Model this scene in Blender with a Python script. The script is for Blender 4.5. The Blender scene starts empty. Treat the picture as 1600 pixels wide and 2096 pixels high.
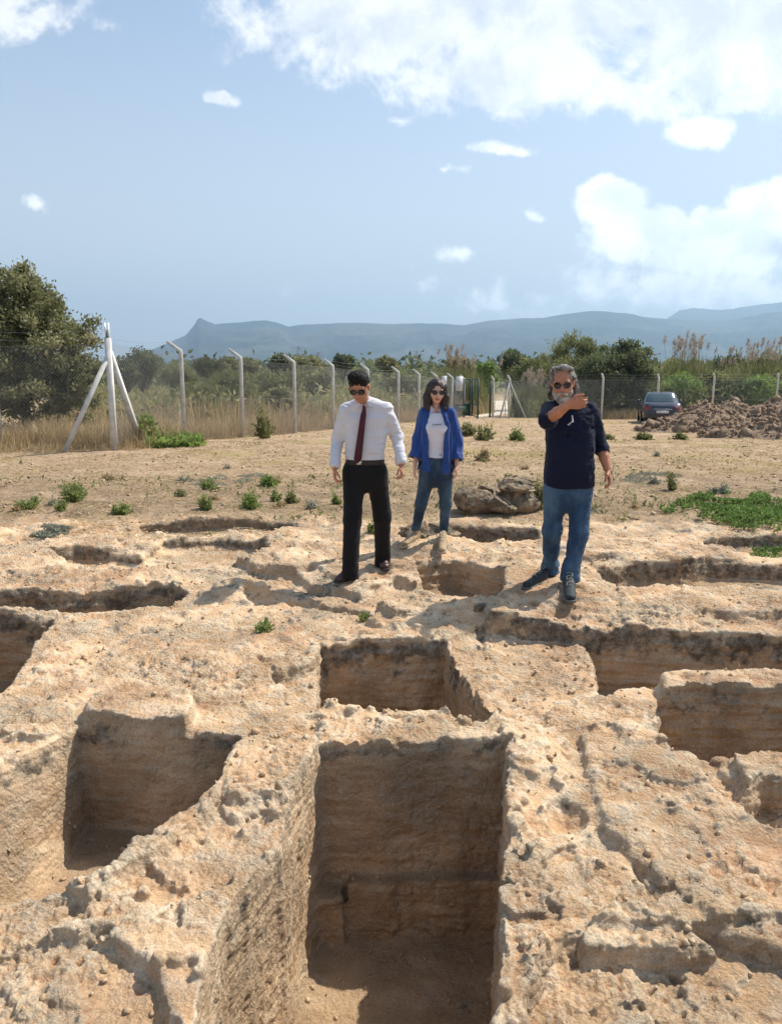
import bpy, math, random
import numpy as np
from mathutils import Vector, Matrix

sc = bpy.context.scene
COL = sc.collection
R = math.radians

# ---------------------------------------------------------------- camera
CAM_H = 1.70
PITCH = 10.4
FPX = 1583.0            # focal length in photograph pixels (1600 wide)
cam_d = bpy.data.cameras.new('camera')
cam_d.sensor_fit = 'HORIZONTAL'
cam_d.sensor_width = 36.0
cam_d.lens = FPX / 1600.0 * 36.0
cam_d.clip_start = 0.05
cam_d.clip_end = 60000.0
cam = bpy.data.objects.new('camera', cam_d)
COL.objects.link(cam)
cam.location = (0, 0, CAM_H)
cam.rotation_euler = (R(90 - PITCH), 0, 0)
sc.camera = cam

# ---------------------------------------------------------------- light
SUN = Vector((0.68, 0.41, 1.0)).normalized()
SUN_EL = math.asin(SUN.z)
SUN_ROT = math.atan2(SUN.x, SUN.y)
sd = bpy.data.lights.new('sun', 'SUN')
sd.energy = 4.1
sd.angle = R(0.55)
sd.color = (1.0, 0.93, 0.82)
so = bpy.data.objects.new('sun', sd)
COL.objects.link(so)
so.rotation_euler = (-SUN).to_track_quat('-Z', 'Y').to_euler()
so.location = (5, 3, 12)

vs = sc.view_settings
vs.view_transform = 'Standard'
vs.look = 'None'
vs.gamma = 1.0
vs.use_curve_mapping = False
vs.exposure = 0.62
sc.cycles.max_bounces = 6
sc.cycles.diffuse_bounces = 3
sc.cycles.transparent_max_bounces = 12
sc.cycles.volume_bounces = 0
sc.cycles.use_denoising = True


def px_dir(px, py):
    """world direction seen through a photograph pixel"""
    a = (px - 800.0) / FPX
    b = (1048.0 - py) / FPX
    cp, sp = math.cos(R(PITCH)), math.sin(R(PITCH))
    return (a, cp + b * sp, -sp + b * cp)


def G(px, py, z=0.0):
    """the ground point of height z under a photograph pixel"""
    d = px_dir(px, py)
    t = (z - CAM_H) / d[2]
    return (d[0] * t, d[1] * t)


def at(px, py, Y):
    """the point at distance Y under a photograph pixel"""
    d = px_dir(px, py)
    t = Y / d[1]
    return Vector((d[0] * t, Y, CAM_H + d[2] * t))


# ---------------------------------------------------------------- node helpers
class NT:
    def __init__(self, tree):
        self.t = tree
        self.t.nodes.clear()

    def n(self, kind, **kw):
        nd = self.t.nodes.new(kind)
        ins = kw.pop('ins', None)
        for k, v in kw.items():
            setattr(nd, k, v)
        if ins:
            for k, v in ins.items():
                self.set(nd.inputs[k], v)
        return nd

    def set(self, sock, v):
        if isinstance(v, bpy.types.NodeSocket):
            self.t.links.new(v, sock)
        else:
            if isinstance(v, (tuple, list)) and len(v) == 3 and sock.type == 'RGBA':
                v = (*v, 1)
            sock.default_value = v

    def m(self, op, a, b=0.0, c=0.0, clamp=False):
        nd = self.t.nodes.new('ShaderNodeMath')
        nd.operation = op
        nd.use_clamp = clamp
        self.set(nd.inputs[0], a)
        self.set(nd.inputs[1], b)
        self.set(nd.inputs[2], c)
        return nd.outputs[0]

    def vm(self, op, a, b=(0, 0, 0)):
        nd = self.t.nodes.new('ShaderNodeVectorMath')
        nd.operation = op
        self.set(nd.inputs[0], a)
        if op == 'SCALE':
            self.set(nd.inputs[3], b)
        else:
            self.set(nd.inputs[1], b)
        return nd.outputs[0]

    def ramp(self, v, a, b, lo=0.0, hi=1.0, smooth=True):
        nd = self.t.nodes.new('ShaderNodeMapRange')
        nd.interpolation_type = 'SMOOTHSTEP' if smooth else 'LINEAR'
        self.set(nd.inputs[0], v)
        self.set(nd.inputs[1], a)
        self.set(nd.inputs[2], b)
        self.set(nd.inputs[3], lo)
        self.set(nd.inputs[4], hi)
        return nd.outputs[0]

    def mix(self, f, a, b, mode='MIX'):
        nd = self.t.nodes.new('ShaderNodeMix')
        nd.data_type = 'RGBA'
        nd.blend_type = mode
        self.set(nd.inputs[0], f)
        self.set(nd.inputs[6], a)
        self.set(nd.inputs[7], b)
        return nd.outputs[2]

    def noise(self, vec, scale, detail=4.0, rough=0.55, dist=0.0, out=0, lac=2.0):
        nd = self.t.nodes.new('ShaderNodeTexNoise')
        if vec is not None:
            self.set(nd.inputs['Vector'], vec)
        self.set(nd.inputs['Scale'], scale)
        self.set(nd.inputs['Detail'], detail)
        self.set(nd.inputs['Roughness'], rough)
        self.set(nd.inputs['Distortion'], dist)
        self.set(nd.inputs['Lacunarity'], lac)
        return nd.outputs[out]

    def vor(self, vec, scale, feature='F1', out='Distance', rnd=1.0):
        nd = self.t.nodes.new('ShaderNodeTexVoronoi')
        nd.feature = feature
        self.set(nd.inputs['Vector'], vec)
        self.set(nd.inputs['Scale'], scale)
        self.set(nd.inputs['Randomness'], rnd)
        return nd.outputs[out]

    def link(self, a, b):
        self.t.links.new(a, b)


# ---------------------------------------------------------------- world: sky with clouds
world = bpy.data.worlds.new("World")
sc.world = world
world.use_nodes = True
w = NT(world.node_tree)
sky = w.n('ShaderNodeTexSky', sky_type='NISHITA', sun_disc=False)
sky.sun_elevation = SUN_EL
sky.sun_rotation = SUN_ROT
sky.altitude = 50
sky.air_density = 1.0
sky.dust_density = 1.6
sky.ozone_density = 2.0
tc = w.n('ShaderNodeTexCoord')
sep = w.n('ShaderNodeSeparateXYZ', ins={0: tc.outputs['Generated']})
yy = w.m('MAXIMUM', sep.outputs[1], 0.05)
uu = w.m('DIVIDE', sep.outputs[0], yy)
vv = w.m('DIVIDE', sep.outputs[2], yy)
uv = w.n('ShaderNodeCombineXYZ', ins={0: uu, 1: vv, 2: 0.0}).outputs[0]
# slow warp so that no cloud keeps a simple outline
wn = w.noise(uv, 5.0, 5.0, 0.6, 0.0, out=1)
wo = w.vm('SCALE', w.vm('SUBTRACT', wn, (0.5, 0.5, 0.5)), 0.08)
uvw = w.vm('ADD', uv, wo)
sepw = w.n('ShaderNodeSeparateXYZ', ins={0: uvw})


def blob(px, py, rx, ry, weight=1.0):
    d = px_dir(px, py)
    u0, v0 = d[0] / d[1], d[2] / d[1]
    a = w.m('DIVIDE', w.m('SUBTRACT', sepw.outputs[0], u0), rx / FPX * 1.08)
    b = w.m('DIVIDE', w.m('SUBTRACT', sepw.outputs[1], v0), ry / FPX * 1.08)
    r = w.m('SQRT', w.m('ADD', w.m('MULTIPLY', a, a), w.m('MULTIPLY', b, b)))
    return w.m('MULTIPLY', w.m('SUBTRACT', 1.0, r), weight)


CLOUDS = [  # centre, radii, density
    (1180, -60, 640, 200, 1.0), (820, 30, 300, 120, 0.9), (1060, 130, 290, 90, .8), (1480, 60, 320, 150, 0.95),
    (1300, 190, 190, 50, .6), (1570, 200, 130, 50, .75), (1450, 258, 90, 34, .8), (1640, 150, 200, 120, .7),
    (1255, 420, 75, 46, 1.5), (1330, 470, 110, 50, 1.7), (1385, 485, 90, 46, 1.7), (1480, 470, 120, 52, 1.5), (1590, 430, 105, 62, 1.5), (1420, 500, 160, 36, 1.2),
    (1420, 530, 240, 50, .7), (440, 205, 38, 18, .9), (60, 30, 120, 36, .42), (210, 40, 50, 20, .45),
    (1010, 302, 60, 14, .5), (75, 422, 36, 16, .5), (940, 515, 60, 16, .4), (925, 345, 40, 10, .35),
    (1095, 448, 26, 12, .45), (1400, 590, 520, 60, .42), (830, 236, 40, 10, .3), (40, -10, 200, 30, .3),
]
mx = None
for c in CLOUDS:
    b = blob(*c)
    mx = b if mx is None else w.m('MAXIMUM', mx, b)
nz = w.noise(uv, 9.0, 8.0, 0.62, 0.35)
nzf = w.noise(uv, 34.0, 6.0, 0.65, 0.3)
dens = w.m('ADD', mx, w.m('MULTIPLY', w.m('SUBTRACT', nz, 0.5), 1.6))
dens = w.m('ADD', dens, w.m('MULTIPLY', w.m('SUBTRACT', nzf, 0.5), 0.7))
mask = w.ramp(dens, 0.0, 0.42)
near = w.ramp(mx, -0.5, 0.05)
mask = w.m('MULTIPLY', mask, near)
mask = w.m('MULTIPLY', mask, 0.93)
# thick parts turn a little grey-blue below
uv2 = w.vm('ADD', uv, (0.02, 0.03, 0.0))
nz2 = w.noise(uv2, 9.0, 8.0, 0.62, 0.35)
shade = w.ramp(w.m('ADD', w.m('SUBTRACT', nz2, nz), w.m('MULTIPLY', mx, 0.10)), -0.10, 0.22)
CB = 7.6
cloudcol = w.mix(shade, (0.97 * CB, 0.97 * CB, 0.97 * CB), (0.70 * CB, 0.74 * CB, 0.80 * CB))
# pale veil: far air is milky towards the horizon
el = w.m('ARCSINE', w.m('MAXIMUM', w.m('MINIMUM', sep.outputs[2], 1.0), -1.0))
veil = w.ramp(el, R(30), R(-4), 0.10, 0.95)
skyc = w.mix(veil, w.vm('MULTIPLY', sky.outputs[0], (0.97, 1.02, 1.03)), (5.25, 5.5, 5.65))
lowc = w.ramp(el, R(22), R(8), 1.0, 1.45)
colr = w.mix(mask, skyc, w.vm('SCALE', cloudcol, lowc))
bg = w.n('ShaderNodeBackground', ins={0: colr, 1: 0.105})
wout = w.n('ShaderNodeOutputWorld')
w.link(bg.outputs[0], wout.inputs[0])


# ---------------------------------------------------------------- object helpers
def tag(o, label=None, cat=None, group=None, kind=None):
    if label: o['label'] = label
    if cat: o['category'] = cat
    if group: o['group'] = group
    if kind: o['kind'] = kind
    return o


def empty(name, loc, rz=0.0):
    o = bpy.data.objects.new(name, None)
    o.empty_display_size = 0.2
    COL.objects.link(o)
    o.location = loc
    o.rotation_euler = (0, 0, rz)
    return o


def mesh_np(name, V, F, mat=None, parent=None, smooth=True, attrs=None):
    """V (n,3) array, F (m,3|4) array of one face size -> one linked object"""
    me = bpy.data.meshes.new(name)
    V = np.asarray(V, dtype=np.float32)
    F = np.asarray(F, dtype=np.int32)
    k = F.shape[1]
    me.vertices.add(len(V))
    me.vertices.foreach_set('co', V.ravel())
    me.loops.add(F.size)
    me.loops.foreach_set('vertex_index', F.ravel())
    me.polygons.add(len(F))
    me.polygons.foreach_set('loop_start', np.arange(0, F.size, k, dtype=np.int32))
    me.polygons.foreach_set('loop_total', np.full(len(F), k, dtype=np.int32))
    if smooth:
        me.polygons.foreach_set('use_smooth', np.ones(len(F), dtype=bool))
    me.update(calc_edges=True)
    if attrs:
        for an, av in attrs.items():
            av = np.asarray(av, dtype=np.float32)
            if av.ndim == 1:
                a = me.attributes.new(an, 'FLOAT', 'POINT')
                a.data.foreach_set('value', av)
            else:
                a = me.attributes.new(an, 'FLOAT_COLOR', 'POINT')
                a.data.foreach_set('color', np.c_[av, np.ones(len(av))].astype(np.float32).ravel())
    if mat:
        for mm in (mat if isinstance(mat, (list, tuple)) else [mat]):
            me.materials.append(mm)
    o = bpy.data.objects.new(name, me)
    COL.objects.link(o)
    if parent:
        o.parent = parent
    return o


def copy_tree(o, parent=None):
    c = o.copy()
    COL.objects.link(c)
    c.parent = parent
    for ch in [k for k in bpy.data.objects if k.parent == o]:
        copy_tree(ch, c)
    return c


# ---------------------------------------------------------------- numpy noise
def _hash(ix, iy, iz, seed):
    h = (ix.astype(np.uint32) * np.uint32(374761393) + iy.astype(np.uint32) * np.uint32(668265263)
         + iz.astype(np.uint32) * np.uint32(2147483647 & 1274126177) + np.uint32(seed * 1013904223 & 0xffffffff))
    h = (h ^ (h >> np.uint32(13))) * np.uint32(1274126177)
    h = h ^ (h >> np.uint32(16))
    return h


def pn(x, y, z, seed=0):
    """gradient noise, about -1..1"""
    x = np.asarray(x, np.float32); y = np.asarray(y, np.float32); z = np.asarray(z, np.float32)
    fx, fy, fz = np.floor(x), np.floor(y), np.floor(z)
    ix, iy, iz = fx.astype(np.int64), fy.astype(np.int64), fz.astype(np.int64)
    x, y, z = x - fx, y - fy, z - fz
    u = x * x * x * (x * (x * 6 - 15) + 10)
    v = y * y * y * (y * (y * 6 - 15) + 10)
    t = z * z * z * (z * (z * 6 - 15) + 10)

    def g(dx, dy, dz):
        h = _hash(ix + dx, iy + dy, iz + dz, seed)
        a = (h & np.uint32(1023)).astype(np.float32) * np.float32(2 * math.pi / 1024)
        c = ((h >> np.uint32(10)) & np.uint32(1023)).astype(np.float32) / np.float32(511.5) - 1
        s = np.sqrt(np.maximum(0, 1 - c * c))
        return (x - dx) * np.cos(a) * s + (y - dy) * np.sin(a) * s + (z - dz) * c

    a0 = g(0, 0, 0) * (1 - u) + g(1, 0, 0) * u
    a1 = g(0, 1, 0) * (1 - u) + g(1, 1, 0) * u
    b0 = g(0, 0, 1) * (1 - u) + g(1, 0, 1) * u
    b1 = g(0, 1, 1) * (1 - u) + g(1, 1, 1) * u
    return ((a0 * (1 - v) + a1 * v) * (1 - t) + (b0 * (1 - v) + b1 * v) * t) * 1.5


def fbm(x, y, z, s, octs=4, rough=0.5, seed=0):
    r = 0; a = 1.0; n = 0
    for o in range(octs):
        r = r + a * pn(x * s + 17.3 * o, y * s - 9.1 * o, z * s + 4.7 * o, seed + o)
        n += a; a *= rough; s *= 2.03
    return r / n


def sstep(a, b, x):
    t = np.clip((x - a) / (b - a), 0, 1)
    return t * t * (3 - 2 * t)


def poly_sd(P, x, y):
    """signed distance to a polygon, negative inside"""
    P = np.asarray(P, float)
    d = np.full(x.shape, 1e9)
    s = np.ones(x.shape)
    n = len(P)
    for i in range(n):
        a = P[i]; b = P[i - 1]
        ex, ey = b[0] - a[0], b[1] - a[1]
        wx, wy = x - a[0], y - a[1]
        t = np.clip((wx * ex + wy * ey) / (ex * ex + ey * ey + 1e-12), 0, 1)
        dx, dy = wx - ex * t, wy - ey * t
        d = np.minimum(d, dx * dx + dy * dy)
        c1 = y >= a[1]; c2 = y < b[1]; c3 = ex * wy > ey * wx
        s = np.where((c1 & c2 & c3) | (~c1 & ~c2 & ~c3), -s, s)
    return s * np.sqrt(d)
# ================================================================ ROCK GROUND WITH CUT TOMBS
def cells(x, y, z, sc_, seed=0, jit=0.95):
    """broken facets: every cell of a jittered lattice gets its own height and tilt; also the distance to the nearest joint"""
    x = np.asarray(x) * sc_; y = np.asarray(y) * sc_; z = np.asarray(z) * sc_
    ix, iy, iz = np.floor(x).astype(np.int64), np.floor(y).astype(np.int64), np.floor(z).astype(np.int64)
    d1 = np.full(x.shape, 9.0, np.float32); d2 = d1.copy(); val = np.zeros(x.shape, np.float32)
    for dx in (-1, 0, 1):
        for dy in (-1, 0, 1):
            for dz in (-1, 0, 1):
                h = _hash(ix + dx, iy + dy, iz + dz, seed)
                h2 = _hash(ix + dx, iy + dy, iz + dz, seed + 77)
                ox = x - (ix + dx + .5 + jit * ((h & np.uint32(1023)) / 1023.0 - .5))
                oy = y - (iy + dy + .5 + jit * (((h >> np.uint32(10)) & np.uint32(1023)) / 1023.0 - .5))
                oz = z - (iz + dz + .5 + jit * (((h >> np.uint32(20)) & np.uint32(1023)) / 1023.0 - .5))
                d = (ox * ox + oy * oy + oz * oz).astype(np.float32)
                g = ((h2 & np.uint32(1023)) / 511.5 - 1) + .9 * (ox * (((h2 >> np.uint32(10)) & np.uint32(1023)) / 511.5 - 1) + oy * (((h2 >> np.uint32(20)) & np.uint32(1023)) / 511.5 - 1))
                m = d < d1
                d2 = np.where(m, d1, np.minimum(d2, d)); val = np.where(m, g, val); d1 = np.where(m, d, d1)
    return val.astype(np.float32), np.sqrt(d2) - np.sqrt(d1)


def far_z(x, y):
    """the plain: level near the rock, then falling gently away"""
    t = np.clip(y - 16.0, 0, 46.0)
    return -0.036 * t * sstep(0, 6, t)


S0 = 0.8            # the working grid gets coarser with distance: cell = 0.0026 * (y + S0)
CELL = 0.0022


def gp(pts, z=0.0):
    return [G(q[0], q[1], q[2] if len(q) > 2 else z) for q in pts]


# every outline was measured on the rock surface; z = height of that surface, then floor height and edge softness
TERR = []           # (kind, polygon, z, soft, seed)


def terr(pts, z, soft=0.04, ref=None, batter=0.0, world=None, floor_n=0.02):
    TERR.append((world if world is not None else gp(pts, z if ref is None else ref), z, soft, batter, floor_n))


# --- broad levels of the rock
# slab right of the middle pit, lower than the ledge behind it
terr([(985, 1256, 0), (1100, 1266, 0), (1200, 1272, 0), (1206, 1330), (1214, 1352), (1226, 1388), (1262, 1380), (1345, 1402), (1350, 1440),
      (1350, 1500), (1330, 1520), (1100, 1530), (1030, 1500), (975, 1445), (940, 1400), (908, 1318)], -0.17, 0.02)
# sloping centre between the man in the shirt and the middle pit
terr([(500, 1214, 0), (560, 1232), (640, 1236), (750, 1252), (800, 1288), (990, 1274), (992, 1322), (905, 1318), (650, 1322), (560, 1292), (530, 1276), (505, 1255)], -0.13, 0.02)
terr([(0, 1248), (345, 1236), (500, 1218), (500, 1250), (530, 1276), (560, 1292), (648, 1345), (650, 1460), (400, 1500), (-300, 1500), (-300, 1248)], -0.01, 0.03)
terr([(552, 1372), (600, 1366), (660, 1352), (660, 1452), (610, 1424), (575, 1398)], -0.10, 0.015, ref=-0.02)
# ledge under the man in the shirt: the rock drops to the left and to the camera
terr([(352, 1168), (480, 1152), (524, 1172), (604, 1184), (640, 1212), (700, 1214), (740, 1226), (812, 1197), (868, 1216), (836, 1240), (760, 1262), (640, 1240), (500, 1222),
      (400, 1238), (352, 1204)], -0.12, 0.02)
terr([(560, 1178), (640, 1166), (690, 1188), (700, 1208), (650, 1208), (600, 1190)], -0.07, 0.015)
# hump before the small pit
terr([(755, 1250), (776, 1228), (870, 1216), (990, 1222), (988, 1258), (900, 1280), (790, 1286)], 0.03, 0.03, ref=0.0)
terr([(790, 1276), (900, 1266), (985, 1256), (985, 1284), (900, 1300), (800, 1296)], -0.05, 0.02)
# flat tables of rock around the trenches in the middle distance
terr([(1030, 1168), (1100, 1140), (1180, 1150), (1200, 1200), (1120, 1222), (1030, 1222), (1040, 1190)], 0.02, 0.02)
terr([(0, 1112), (120, 1098), (240, 1094), (238, 1112), (120, 1128), (0, 1136), (-200, 1140), (-200, 1110)], 0.05, 0.02)
terr([(1110, 1086), (1300, 1078), (1420, 1086), (1424, 1118), (1300, 1130), (1150, 1124)], 0.03, 0.02)
# shelf in the right ledge: harder bed standing proud, softer bed below
terr([(1260, 1210), (1420, 1204), (1600, 1206), (1900, 1204), (1900, 1262), (1600, 1258), (1420, 1246), (1270, 1240)], 0.035, 0.02, ref=0.0)
# step down at the bottom right corner
terr([(1115, 2010), (1150, 1962), (1195, 1938), (1400, 1946), (1480, 1925), (1800, 1930), (2200, 2300), (1130, 2300), (1075, 2096)], -0.075, 0.012)
terr([(1185, 1902), (1262, 1866), (1322, 1860), (1345, 1888), (1424, 1898), (1476, 1928), (1400, 1944), (1195, 1936)], 0.045, 0.012, ref=0.0)
terr([(1330, 1585), (1380, 1576), (1440, 1584), (1452, 1604), (1400, 1612), (1340, 1602)], 0.04, 0.01, ref=0.0)
terr([(1190, 1500), (1300, 1512), (1420, 1560), (1500, 1640), (1600, 1700), (1800, 1760), (1800, 1980), (1500, 1900), (1350, 1800), (1240, 1700), (1210, 1600)], 0.03, 0.015, ref=0.0)
# raised crust along the left rim of the big pit
terr([(452, 1600), (465, 1550), (500, 1520), (640, 1512), (655, 1530), (640, 1590), (560, 1650), (470, 1640)], 0.045, 0.03, ref=0.0)
terr([(188, 1446), (250, 1424), (310, 1418), (385, 1430), (400, 1462), (390, 1500), (290, 1496), (196, 1490), (172, 1474)], 0.085, 0.012, ref=0.0)
terr([(262, 1690), (330, 1650), (420, 1612), (452, 1606), (455, 1640), (400, 1690), (320, 1750), (245, 1800), (190, 1850), (140, 1818), (232, 1780)], 0.05, 0.02, ref=0.0)
terr([(0, 1960), (120, 1930), (240, 1950), (330, 2010), (340, 2096), (330, 2300), (-300, 2300), (-300, 1980)], -0.05, 0.015)
# narrow pale rim between the two right trenches, lobe beside it
terr([(1250, 1368), (1400, 1352), (1700, 1346), (1900, 1400), (1345, 1402), (1335, 1446), (1290, 1440), (1236, 1404)], -0.04, 0.015)
terr([(1085, 1486), (1130, 1440), (1230, 1422), (1320, 1448), (1345, 1490), (1330, 1514), (1240, 1508), (1180, 1520), (1100, 1510)], -0.02, 0.02, ref=-0.1)
terr([(650, 1470), (760, 1466), (900, 1464), (940, 1490), (1010, 1500), (1030, 1524), (850, 1530), (655, 1526)], 0.02, 0.02, ref=0.0)
# block at the right edge
terr([(1500, 1552), (1580, 1545), (1760, 1545), (1760, 1612), (1560, 1600), (1530, 1620), (1505, 1580)], 0.06, 0.015, ref=0.0)
# --- pits and trenches: rim outline, floor height
PITS = []


def pit(pts, floor, soft=0.02, ref=0.0, world=None, batter=None, fn=0.015):
    PITS.append((world if world is not None else gp(pts, ref), floor, soft, batter, fn))


far_l, far_r = G(655, 1523), G(1038, 1520)
pit(None, -0.95, 0.013, world=[far_l, far_r, (0.52, 3.25), (0.40, 2.55), G(1012, 2096), (0.17, 1.15), (-0.64, 1.2), G(395, 2096), (-0.545, 2.2), G(565, 1715), (-0.37, 3.0)])
pit([(165, 1488), (300, 1496), (400, 1502), (490, 1507), (462, 1540), (455, 1600), (425, 1625), (335, 1685), (275, 1735), (225, 1790), (110, 1815), (-40, 1835),
     (-260, 1850), (-300, 1700), (0, 1560)], -0.56, 0.013, batter=-1.50)
pit([(650, 1326), (760, 1322), (910, 1317), (942, 1402, -.15), (976, 1448, -.15), (1026, 1492, -.15), (985, 1494), (930, 1476), (890, 1458), (760, 1464), (648, 1458)], -0.62, 0.013, ref=-0.06)
pit([(1196, 1272), (1300, 1276), (1600, 1294), (1900, 1310), (1900, 1346), (1600, 1350), (1400, 1352), (1262, 1368), (1240, 1394), (1215, 1370, -.15),
     (1198, 1326, -.17)], -0.52, 0.015)
pit([(1345, 1400), (1450, 1398), (1600, 1402), (1900, 1405), (1900, 1545), (1600, 1543), (1500, 1562), (1450, 1558), (1385, 1530), (1352, 1498)], -0.60, 0.015, ref=-0.04)
pit([(1524, 1625), (1560, 1604), (1640, 1612), (1800, 1640), (1800, 1720), (1600, 1692), (1545, 1668)], -0.16, 0.012)
pit([(1118, 1640), (1150, 1628), (1190, 1640), (1207, 1668), (1180, 1698), (1140, 1692), (1118, 1670)], -0.075, 0.018)
pit([(-300, 1205), (0, 1207), (200, 1202), (350, 1196), (385, 1212), (360, 1232), (200, 1240), (0, 1248), (-300, 1256)], -0.40, 0.018)
pit([(-300, 1250), (0, 1256), (60, 1256), (112, 1250), (66, 1305), (34, 1375), (5, 1408), (-300, 1440)], -0.55, 0.015)
pit([(288, 1066), (400, 1062), (500, 1058), (600, 1064), (605, 1074), (480, 1080), (380, 1090), (290, 1084)], -0.18, 0.025)
pit([(160, 1120), (290, 1128), (330, 1100), (440, 1092), (545, 1104), (552, 1118), (440, 1134), (345, 1142), (330, 1166), (290, 1160), (170, 1150), (90, 1130)], -0.16, 0.025)
pit([(290, 1136), (340, 1134), (340, 1162), (290, 1160)], -0.26, 0.03)
pit([(862, 1168), (850, 1150), (925, 1140), (1030, 1166), (1035, 1195), (1012, 1222), (870, 1214), (855, 1190)], -0.32, 0.013)
pit([(1225, 1156), (1290, 1144), (1380, 1150), (1450, 1138), (1600, 1140), (1900, 1145), (1900, 1200), (1600, 1202), (1400, 1206), (1300, 1200), (1240, 1180)], -0.26, 0.03)
pit([(1430, 1096), (1500, 1094), (1700, 1096), (1900, 1100), (1900, 1124), (1500, 1124), (1440, 1118)], -0.16, 0.03)
pit([(815, 1080), (900, 1074), (1000, 1074), (1100, 1079), (1108, 1092), (1000, 1105), (840, 1104)], -0.26, 0.02)

v0, v1 = math.log(0.75 + S0), math.log(12.6 + S0)
nu, nv = int(1.50 / CELL), int((v1 - v0) / CELL)
ug = np.linspace(-0.75, 0.75, nu)
vg = np.linspace(v0, v1, nv)
VV, UU = np.meshgrid(vg, ug, indexing='ij')
SS = np.exp(VV)
YY = SS - S0
XX = UU * SS
ZE = np.zeros_like(XX)
# crumbly outlines
w1 = fbm(XX, YY, ZE, 2.6, 3, 0.55, 5); w2 = fbm(XX, YY, ZE + 7, 2.6, 3, 0.55, 9)
w3 = fbm(XX, YY, ZE, 12.0, 3, 0.6, 15); w4 = fbm(XX, YY, ZE + 7, 12.0, 3, 0.6, 19)
WX = XX + 0.045 * w1 + 0.020 * w3
WY = YY + 0.045 * w2 + 0.020 * w4
big = fbm(XX, YY, ZE, 0.55, 3, 0.5, 31)
med = fbm(XX, YY, ZE, 1.9, 4, 0.5, 37)
H = 0.045 * big + 0.03 * med
# thin beds of rock weathered into steps
lay = fbm(XX, YY, ZE, 1.3, 5, 0.6, 41) * 0.20
stp = 0.035
q = lay / stp
ql = np.floor(q) + sstep(0.86, 1.0, q - np.floor(q))
rockm = 1 - sstep(8.3, 9.5, YY + 0.9 * big)
H = H + rockm * (ql * stp) * 0.95 + (1 - rockm) * 0.02 * med
for P, z, soft, bt, fn in TERR:
    sdv = poly_sd(P, WX, WY)
    m = 1 - sstep(-soft, soft, sdv)
    H = H * (1 - m) + m * (z + (H * 0.55) + fn * med)
RIM = H.copy()
for P, z, soft, bt, fn in PITS:
    sdv = poly_sd(P, WX, WY)
    m = 1 - sstep(-soft, soft * 0.6, sdv)
    # bed joints make the walls step a few millimetres in and out
    fl = z + fn * med + 0.02 * big + 0.03 * sstep(-0.12, 0.0, sdv)
    if bt is not None:      # one wall leans back instead of standing upright
        foot = -(XX + 0.02 * w1 - bt)
        xr = np.interp(YY, [2.2, 2.64, 3.13, 3.46], [-2.2, -2.07, -1.71, -1.50])
        fl = np.where(foot > 0, z + np.clip(foot / np.maximum(foot + XX - xr, .02), 0, 1.0) * abs(z), fl)
    H = H * (1 - m) + m * np.minimum(fl, H)
# ledge half way down the far wall of the big pit and block below it
P1 = PITS[0][0]
sd1 = poly_sd(P1, WX, WY)
lg = (sd1 < 0.03) & (WY > 2.2)
fw = (far_l[1] + (WX - far_l[0]) * 0.02)
H = np.where((WY > fw - 0.075) & (sd1 < 0.0) & (WX > -0.20), np.maximum(H, -0.66 + 0.03 * med), H)
H = np.where((WY > fw - 0.13) & (sd1 < 0.0) & (WX <= -0.22), np.maximum(H, -0.70 + 0.05 * med), H)
HF = RIM
# far part blends to the plain
fz = far_z(XX, YY)
H = H + fz
HF = HF + fz

# closed solid in the shrinking grid, remeshed so that walls get as many faces as tops
bot = -1.7 / SS
Vt = np.stack([UU, VV, H / SS], -1).reshape(-1, 3)
Vb = np.stack([UU, VV, bot], -1).reshape(-1, 3)
N = nu * nv
idx = np.arange(N).reshape(nv, nu)
a, b_, c_, d_ = idx[:-1, :-1].ravel(), idx[:-1, 1:].ravel(), idx[1:, 1:].ravel(), idx[1:, :-1].ravel()
Ft = np.stack([a, b_, c_, d_], 1)
ring = np.concatenate([idx[0, :], idx[1:, -1], idx[-1, -2::-1], idx[-2:0:-1, 0]])
r2 = np.roll(ring, -1)
Fs = np.stack([ring, ring + N, r2 + N, r2], 1)
Fb = Ft[:, ::-1] + N
tmp = mesh_np('tmp', np.concatenate([Vt, Vb]), np.concatenate([Ft, Fb, Fs]))
md = tmp.modifiers.new('r', 'REMESH')
md.mode = 'VOXEL'
md.voxel_size = CELL
md.adaptivity = 0
dg = bpy.context.evaluated_depsgraph_get()
em = bpy.data.meshes.new_from_object(tmp.evaluated_get(dg))
nvv = len(em.vertices)
co = np.empty(nvv * 3, np.float32); em.vertices.foreach_get('co', co); co = co.reshape(-1, 3).astype(np.float64)
nl = len(em.loops)
li = np.empty(nl, np.int32); em.loops.foreach_get('vertex_index', li)
npoly = len(em.polygons)
lt = np.empty(npoly, np.int32); em.polygons.foreach_get('loop_total', lt)
print('remeshed', nvv, npoly, lt.min(), lt.max())
F = li.reshape(-1, 4)
bpy.data.objects.remove(tmp, do_unlink=True)
bpy.data.meshes.remove(em)
S = np.exp(co[:, 1])
X = co[:, 0] * S; Y = S - S0; Z = co[:, 2] * S
keepv = (Z > -1.35) & (co[:, 0] > -0.746) & (co[:, 0] < 0.746) & (co[:, 1] > v0 + 0.004) & (co[:, 1] < v1 - 0.004)
fk = keepv[F].all(1)
F = F[fk]
used = np.zeros(nvv, bool); used[F.ravel()] = True
remap = np.cumsum(used) - 1
F = remap[F]
X, Y, Z = X[used], Y[used], Z[used]
V = np.stack([X, Y, Z], 1)


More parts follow.
